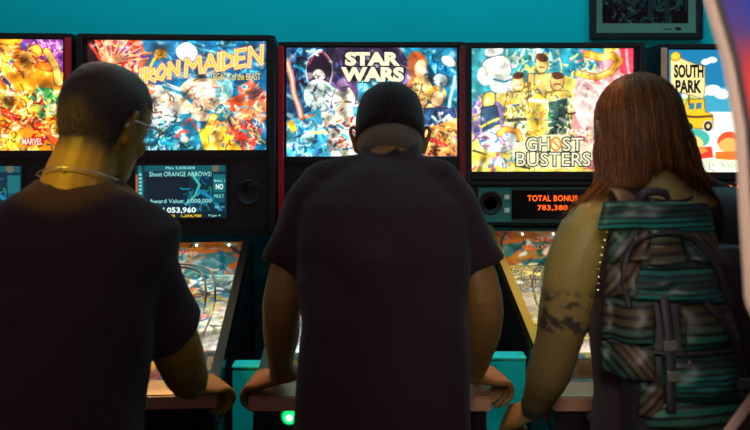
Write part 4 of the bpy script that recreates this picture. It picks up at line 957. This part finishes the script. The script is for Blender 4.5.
# ---------- person at the right
def person_right():
    t = thing('person', 'person with shoulder-length brown hair and sleeveless black top at the GHOST BUSTERS machine', 'person', (0,0,0))
    cx = .595; hips = (.60,1.55,.93); feet = [(.50,1.53),(.73,1.56)]
    HM = Matrix.Translation((.557,1.665,1.580))@Euler((math.radians(-12),math.radians(-3),math.radians(4))).to_matrix().to_4x4()@Matrix.Scale(.96,4)
    bm = BM(); body_core(bm, hips, (cx,1.60,1.28), None, (.585,1.62,1.46), feet)
    tube(bm, [(.59,1.60,1.36),(.588,1.61,1.43),(.575,1.64,1.50),(.568,1.655,1.53)], [(.095,.06),(.062,.055),(.054,.053),(.052,.052)], n=18, side=(1,0,0))
    tube(bm, [(.43,1.60,1.395),(.52,1.60,1.42),(.60,1.61,1.42),(.67,1.60,1.42),(.76,1.60,1.395)], [.045,.045,.04,.045,.045], n=14)
    AL = [(.433,1.60,1.375),(.405,1.60,1.31),(.388,1.61,1.22),(.380,1.64,1.145),(.373,1.69,1.07),(.370,1.78,.985),(.372,1.84,.94),(.371,1.86,.925)]
    AR = [(.757,1.60,1.375),(.79,1.60,1.31),(.815,1.61,1.22),(.845,1.65,1.145),(.87,1.70,1.09),(.93,1.80,1.02),(.965,1.86,.985),(.972,1.885,.975)]
    for A_ in (AL, AR): tube(bm, A_, [.060,.060,.054,.047,.047,.036,.027,.026], n=18)
    hand_shape(bm, frame((.370,1.865,.92),(-.42,.62,-.40),(-.55,-.3,.8)), 1, 1.2)
    hand_shape(bm, frame((.975,1.888,.968),(.02,.86,-.24),(.40,.10,.9)), -1, .9)
    head_shape(bm, HM)
    me = fuse(bm, .0042, 3, .4)
    at = me.attributes.new('ink','FLOAT','POINT')
    vals = []
    for v in me.vertices:
        p = v.co; k = 0
        if p.x < .46 and 1.165 < p.z < 1.275:
            n_ = noise.noise(p*38)+.6*noise.noise(p*90); edge = min(1,(1.275-p.z)/.02,(p.z-1.165)/.02); k = max(0,min(.85,(n_+.12)*4))*edge
        vals.append(k)
    at.data.foreach_set('value', vals)
    obj('body', me, skin_mat('pale_skin', (.24,.17,.055), True), t, True); eyes(HM, t)
    # sleeveless top
    bm = BM()
    loft(bm, [(.60,1.545,.80,.175,.125),(.60,1.55,.92,.172,.125),(.60,1.56,1.05,.160,.118),(.598,1.58,1.18,.162,.12),(.597,1.595,1.28,.168,.12),(.597,1.60,1.35,.160,.108),(.597,1.60,1.40,.150,.088),(.597,1.60,1.435,.142,.066)], 36, 2.6)
    for sx in (-1,1): tube(bm, [(.597+sx*.125,1.60,1.40),(.597+sx*.095,1.60,1.455)], [(.035,.055),(.03,.045)], n=14, side=(1,0,0))
    bm2 = fuse(bm, .0065, 3, disp=(.006,(8,8,5)))
    obj('sleeveless_top', bm2, M_shirt, t, True)
    # studs along the arm openings
    for sx in (-1,1):
        bm = BM()
        for k in range(12):
            q = k/11; x_ = .597+sx*(.133+.034*q+.012*math.sin(q*PI)); z_ = 1.432-.155*q; y_ = 1.522-.012*math.sin(q*PI)
            ball(bm, (x_,y_,z_), (.0045,.003,.0032), 8)
        obj('studs', bm, mat('steel_studs',(.75,.68,.5),.2,metal=1), t, True)
    legs_and_shoes(t, hips, feet)
    # long hair: under-shell plus locks
    zz = [h[0] for h in HEADR]
    def onh(a_, z, off):
        rx = np.interp(z,zz,[h[2] for h in HEADR]); ry = np.interp(z,zz,[h[3] for h in HEADR]); yc = np.interp(z,zz,[h[1] for h in HEADR])
        return Vector(((rx+off)*math.cos(a_), yc+(ry+off)*math.sin(a_), z))
    def hair_pt(a_, s, off=0, tip=.0):
        """s 0..1 from parting to tip; a_ angle around the head"""
        c_, q = math.cos(a_), math.sin(a_)
        if s < .35:
            u = s/.35; z = .128*math.cos(u*PI/2)+.03*(1-math.cos(u*PI/2)); r = math.sin(u*PI/2)
            return Vector(((.088+off)*r*c_, -.006+(.112+off)*r*q, z*1.0+off*.8))
        u = (s-.35)/.65
        rx = .088+.012*math.sin(min(1,u*1.25)*PI*.5)+off*1.1; ry = .112-.035*u*max(0,-q)+off
        return Vector((rx*c_+.010*u, -.006+ry*q+.004*u, .03-.225*u))
    bm = BM(); n = 44; rings = []
    angs = [PI*.86+(PI*1.28)*i/(n-1) for i in range(n)]
    for j in range(15):
        s_ = j/14*.68; rings.append([bm.verts.new(HM@hair_pt(a_, s_, -.006)) for a_ in angs])
    for A_, B_ in zip(rings, rings[1:]):
        for i in range(n-1): bm.faces.new((A_[i],A_[i+1],B_[i+1],B_[i]))
    # front of the crown
    rings = []
    a2 = [PI*.86-(PI*.72)*i/20 for i in range(21)]
    for j in range(6):
        s_ = j/5*.24; rings.append([bm.verts.new(HM@hair_pt(a_, s_, -.004)) for a_ in a2])
    for A_, B_ in zip(rings, rings[1:]):
        for i in range(20): bm.faces.new((A_[i],A_[i+1],B_[i+1],B_[i]))
    R = random.Random(11); C0 = []
    for k in range(3900):
        a_ = PI*.84+PI*1.32*R.random(); off = R.uniform(-.008,.004); Lh = R.uniform(.74,1.0); w1, w2 = R.uniform(-1,1), R.uniform(0,6); amp = R.uniform(.002,.009)
        side = abs(math.cos(a_)); Lh *= .72+.23*side; C0.append(len(bm.verts)); fly = R.random() < .10
        s0 = R.uniform(0,.30) if R.random()<.75 else R.uniform(.3,.6)
        pts = []
        for j in range(8):
            s_ = s0+(Lh-s0)*j/7; d = a_+.05*w1*math.sin(s_*5+w2)
            p = hair_pt(d, s_, off+(.0 if s_<.5 else amp*math.sin(s_*11+w2)*1.0+(.020*(s_-.5) if fly else 0)))
            if s_ > .72 and side > .25: p += Vector(((s_-.72)*(.10 if k%3 else .42)*math.cos(a_)+(s_-.72)*.12*w1, -(s_-.72)*.04, (s_-.72)*.02*w1))
            pts.append(HM@p)
        r0 = R.uniform(.0006,.0014)
        tube(bm, pts, [r0]*6+[r0*.7,r0*.2], n=3, sub=1, caps=False)
    for k in range(90):   # front strands beside the face
        sx = 1 if k%2 else -1; a_ = PI/2 - sx*R.uniform(.75,1.35)
        pts = [HM@hair_pt(a_, s_, R.uniform(-.003,.003)) for s_ in np.linspace(.02,R.uniform(.7,.92),8)]
        tube(bm, pts, [.0016]*7+[.0004], n=3, sub=1, caps=False)
    for k in range(170):   # loose wavy ends standing off at the sides
        sx = 1 if k%2 else -1; a_ = (0 if sx>0 else PI)+sx*-1*R.uniform(-.4,.9)*(-1 if sx<0 else 1)*.6; C0.append(len(bm.verts)); w1 = R.uniform(.5,1.6); w2 = R.uniform(0,6); dx = R.uniform(.005,.030)
        a_ = (-R.uniform(-.3,.8)) if sx>0 else PI+R.uniform(-.3,.8)
        pts = []
        for j in range(10):
            q = j/9; p = hair_pt(a_, .55+.42*q, .002+.003*math.sin(w2+7*q)); p += Vector((sx*(dx*q**1.5+.006*w1*math.sin(w2+8*q)*q), -.006*q, .008*w1*math.cos(w2+7*q)*q)); pts.append(HM@p)
        tube(bm, pts, [.0011]*9+[.0004], n=3, sub=1, caps=False)
    nv = len(bm.verts)
    hm = bpy.data.materials.new('brown_hair'); hm.use_nodes = True; nt = hm.node_tree; b = nt.nodes['Principled BSDF']
    b.inputs['Base Color'].default_value = (.22,.085,.022,1); b.inputs['Roughness'].default_value = .38; b.inputs['Specular IOR Level'].default_value = .6
    tr = nt.nodes.new('ShaderNodeBsdfTranslucent'); tr.inputs[0].default_value = (.75,.30,.07,1); mx = nt.nodes.new('ShaderNodeMixShader'); mx.inputs[0].default_value = .5
    nt.links.new(b.outputs[0], mx.inputs[1]); nt.links.new(tr.outputs[0], mx.inputs[2]); nt.links.new(mx.outputs[0], nt.nodes['Material Output'].inputs[0])
    ho = obj('hair', bm, hm, t, True)
    at = ho.data.color_attributes.new('print','FLOAT_COLOR','POINT'); colr = np.ones((nv,4),np.float32); colr[:,:3] = (.10,.035,.010); C0.append(nv)
    for a0, a1 in zip(C0, C0[1:]):
        q = R.random()**1.7; colr[a0:a1,:3] = np.array((.12,.045,.013))*(1-q)+np.array((.50,.22,.055))*q
    at.data.foreach_set('color', colr.ravel())
    an = nt.nodes.new('ShaderNodeAttribute'); an.attribute_name = 'print'; nt.links.new(an.outputs['Color'], b.inputs['Base Color'])
    sc_ = nt.nodes.new('ShaderNodeVectorMath'); sc_.operation = 'SCALE'; sc_.inputs['Scale'].default_value = 2.2; nt.links.new(an.outputs['Color'], sc_.inputs[0]); nt.links.new(sc_.outputs[0], tr.inputs[0])
    # neck cord, wristband
    bm = BM(); tube(bm, [(.588+.061*math.cos(a_),1.617+.060*math.sin(a_),1.462-.016*math.sin(a_)*-1+.0) for a_ in np.linspace(0,2*PI,19)], [.0028]*19, n=6, sub=1); obj('neck_cord', bm, M_rubber, t, True)
    bm = BM(); F_ = frame((.372,1.835,.945),(0,.78,-.6),(0,0,1)); tube(bm, [F_@Vector((.030*math.cos(a_),0,.029*math.sin(a_))) for a_ in np.linspace(0,2*PI,17)], [.004]*17, n=6, sub=1); obj('wristband', bm, M_rubber, t, True)
    return t
person_right()

# ---------- backpack on that person
def backpack():
    t = thing('backpack', 'glossy dark backpack with green and brown striped panels on the long-haired person', 'backpack', (0,0,0))
    # printed cloth: bands of stripes in several directions, by panel
    def cloth(name, c1, c2, sc, rot, c3=(.010,.008,.010)):
        if name in MATS: return MATS[name]
        m = mat(name, c1, .45, spec=.35); nt = m.node_tree; b = nt.nodes['Principled BSDF']; tc = nt.nodes.new('ShaderNodeTexCoord'); mp = nt.nodes.new('ShaderNodeMapping'); mp.inputs['Rotation'].default_value = (0,rot,0)
        nt.links.new(tc.outputs['Object'], mp.inputs[0])
        w1 = nt.nodes.new('ShaderNodeTexWave'); w1.bands_direction = 'Z'; w1.inputs['Scale'].default_value = sc; w1.inputs['Distortion'].default_value = .6
        w2 = nt.nodes.new('ShaderNodeTexWave'); w2.bands_direction = 'Z'; w2.inputs['Scale'].default_value = sc*6.3; w2.inputs['Distortion'].default_value = .3
        r1 = nt.nodes.new('ShaderNodeMix'); r1.data_type='RGBA'; r1.inputs['A'].default_value=(*c1,1); r1.inputs['B'].default_value=(*c2,1)
        r2 = nt.nodes.new('ShaderNodeMix'); r2.data_type='RGBA'; r2.inputs['B'].default_value=(*c3,1)
        mr = nt.nodes.new('ShaderNodeMapRange'); mr.inputs['From Min'].default_value=.62; mr.inputs['From Max'].default_value=.8
        for a_,b_ in ((mp.outputs[0],w1.inputs['Vector']),(mp.outputs[0],w2.inputs['Vector']),(w1.outputs['Fac'],r1.inputs['Factor']),(r1.outputs['Result'],r2.inputs['A']),(w2.outputs['Fac'],mr.inputs[0]),(mr.outputs[0],r2.inputs['Factor']),(r2.outputs['Result'],b.inputs['Base Color'])): nt.links.new(a_,b_)
        return m
    S1 = cloth('green_stripe_cloth', (.012,.11,.075), (.05,.036,.014), 3.0, .1); S2 = cloth('brown_stripe_cloth', (.075,.042,.018), (.014,.06,.042), 4.0, .9); S3 = cloth('brown_stripe_cloth_b', (.075,.042,.018), (.014,.06,.042), 4.0, -.9)
    S4 = cloth('teal_sheen_cloth', (.012,.16,.135), (.008,.035,.033), 5.0, .05); M_web = mat('black_webbing', (.010,.008,.010), .6)
    Yb = 1.47; sc = F/1.40
    def XZ(px, py): return ((px-375)/sc, CZ-(py-YH)/sc)
    # main compartment following the back
    bm = BM()
    loft(bm, [(.600,1.435,.815,.120,.040),(.600,1.425,.84,.142,.062),(.600,1.42,.92,.148,.072),(.598,1.425,1.05,.146,.072),(.596,1.435,1.18,.140,.066),(.596,1.445,1.28,.128,.055),(.596,1.455,1.345,.110,.040),(.596,1.462,1.375,.085,.022)], 36, 3.0)
    obj('main_compartment', fuse(bm, .007, 3, disp=(.006,(10,10,8))), M_web, t, True)
    # helper: cloth patch draped on the pack, puffed outwards
    def patch(name, pts, m, y=None, puff=.012, n=14, fold=.004, par=t):
        """pts: 4 corners in photo pixels (tl,tr,br,bl)"""
        P_ = [Vector(XZ(*p)) for p in pts]; bm = BM(); G = []
        def back_y(x, z):
            ry = np.interp(z,[.815,.84,.92,1.05,1.18,1.28,1.345,1.375],[.04,.062,.072,.072,.066,.055,.04,.022]); rx = np.interp(z,[.815,.84,.92,1.05,1.18,1.28,1.345,1.375],[.12,.142,.148,.146,.140,.128,.11,.085]); cy = np.interp(z,[.815,.92,1.18,1.375],[1.435,1.42,1.435,1.462])
            d = min(1,abs(x-.598)/(rx+.03)); return cy-ry*(1-d**3)**(1/3) if d<1 else cy
        for j in range(n+1):
            v = j/n; row = []
            for i in range(n+1):
                u = i/n; p = (P_[0]*(1-u)+P_[1]*u)*(1-v)+(P_[3]*(1-u)+P_[2]*u)*v
                yy = back_y(p.x,p.y)-.006-puff*(math.sin(u*PI)*math.sin(v*PI))**.5 - fold*noise.noise(Vector((p.x*30,7,p.y*55)))
                row.append(bm.verts.new((p.x, yy, p.y)))
            G.append(row)
        for j in range(n):
            for i in range(n): bm.faces.new((G[j+1][i],G[j+1][i+1],G[j][i+1],G[j][i]))
        o = obj(name, bm, m, par, True); s_ = o.modifiers.new('s','SOLIDIFY'); s_.thickness = .004; s_.offset = 1; return o, back_y
    _, by = patch('yoke_panel', [(612,205),(716,205),(722,233),(606,233)], S4, puff=.006)
    patch('cloth_panel', [(622,236),(660,234),(656,262),(616,268)], S2)
    patch('cloth_panel', [(690,234),(722,236),(728,268),(694,262)], S3)
    patch('cloth_panel', [(658,232),(688,232),(690,268),(654,268)], S1, puff=.004)
    patch('cloth_panel', [(616,270),(644,266),(640,300),(612,302)], S2)
    patch('front_pocket', [(636,272),(716,268),(722,302),(632,298)], S4, puff=.02, fold=.012)
    patch('cloth_panel', [(612,304),(652,302),(650,340),(608,342)], S1)
    patch('cloth_panel', [(676,304),(726,304),(732,338),(676,346)], S1, puff=.014)
    patch('cloth_panel', [(606,346),(650,344),(648,374),(606,376)], S3, puff=.006)
    patch('lower_pocket', [(656,352),(728,348),(734,392),(658,394)], S4, puff=.018, fold=.010)
    patch('cloth_panel', [(636,378),(654,378),(656,410),(634,408)], S2, puff=.006)
    patch('base_panel', [(640,396),(738,394),(740,420),(640,418)], S1, puff=.008)
    # curved black trim over the pocket, straps with buckles
    def strap(name, pix, w_=.010, m=M_web, dy=.024):
        bm = BM(); P3 = []
        for p in pix:
            x,z = XZ(*p); P3.append((x, by(x,z)-dy, z))
        tube(bm, P3, [(w_,.003)]*len(P3), n=8, sub=4, side=(1,0,.3)); return obj(name, bm, m, t, True)
    strap('piping', [(628,306),(630,275),(640,250),(660,236),(682,234),(704,246),(718,270),(724,304)], .006)
    strap('webbing_strap', [(660,296),(661,340),(659,400)], .009); strap('webbing_strap', [(700,300),(722,330),(730,380)], .006)
    strap('webbing_strap', [(612,343),(660,347),(728,344)], .005, dy=.02)
    mb = mat('grey_buckle', (.10,.11,.09), .3)
    for p in ((660,338),(661,366),(728,372)):
        x,z = XZ(*p); y_ = by(x,z)-.030; bm = BM(); box(bm, x-.011,x+.011,y_-.004,y_+.004,z-.009,z+.009,.002); obj('buckle', bm, mb, t)
    # haul loop and shoulder straps over the top of the shoulders
    x,z = XZ(665,206); bm = BM(); tube(bm, [(x-.03,1.462,z-.01),(x-.02,1.452,z+.018),(x+.02,1.452,z+.018),(x+.03,1.462,z-.01)], [(.008,.003)]*4, n=8, side=(0,0,1)); obj('haul_loop', bm, M_web, t, True)
    for sx in (-1,1):
        bm = BM(); tube(bm, [(.597+sx*.075,1.468,1.345),(.597+sx*.095,1.490,1.415),(.597+sx*.098,1.545,1.462),(.597+sx*.100,1.62,1.463),(.597+sx*.105,1.69,1.42),(.597+sx*.115,1.73,1.30),(.597+sx*.13,1.715,1.15)], [(.034,.006)]*7, n=12, side=(1,0,0), sub=4)
        obj('shoulder_strap', bm, M_web, t, True)
    # dangling adjuster cord with a shiny tab
    bm = BM(); x,z = XZ(676,330); tube(bm, [(x,by(x,z)-.03,z+.03),(x-.002,by(x,z)-.034,z),(x+.003,by(x,z)-.034,z-.04)], [.002]*3, n=6); cd = obj('pull_cord', bm, M_web, t, True)
    bm = BM(); tube(bm, [(x+.003,by(x,z)-.034,z-.04),(x+.010,by(x,z)-.034,z-.062)], [.0028,.0025], n=6); obj('tab', bm, MATS['steel_studs'], cd, True)
    return t
backpack()
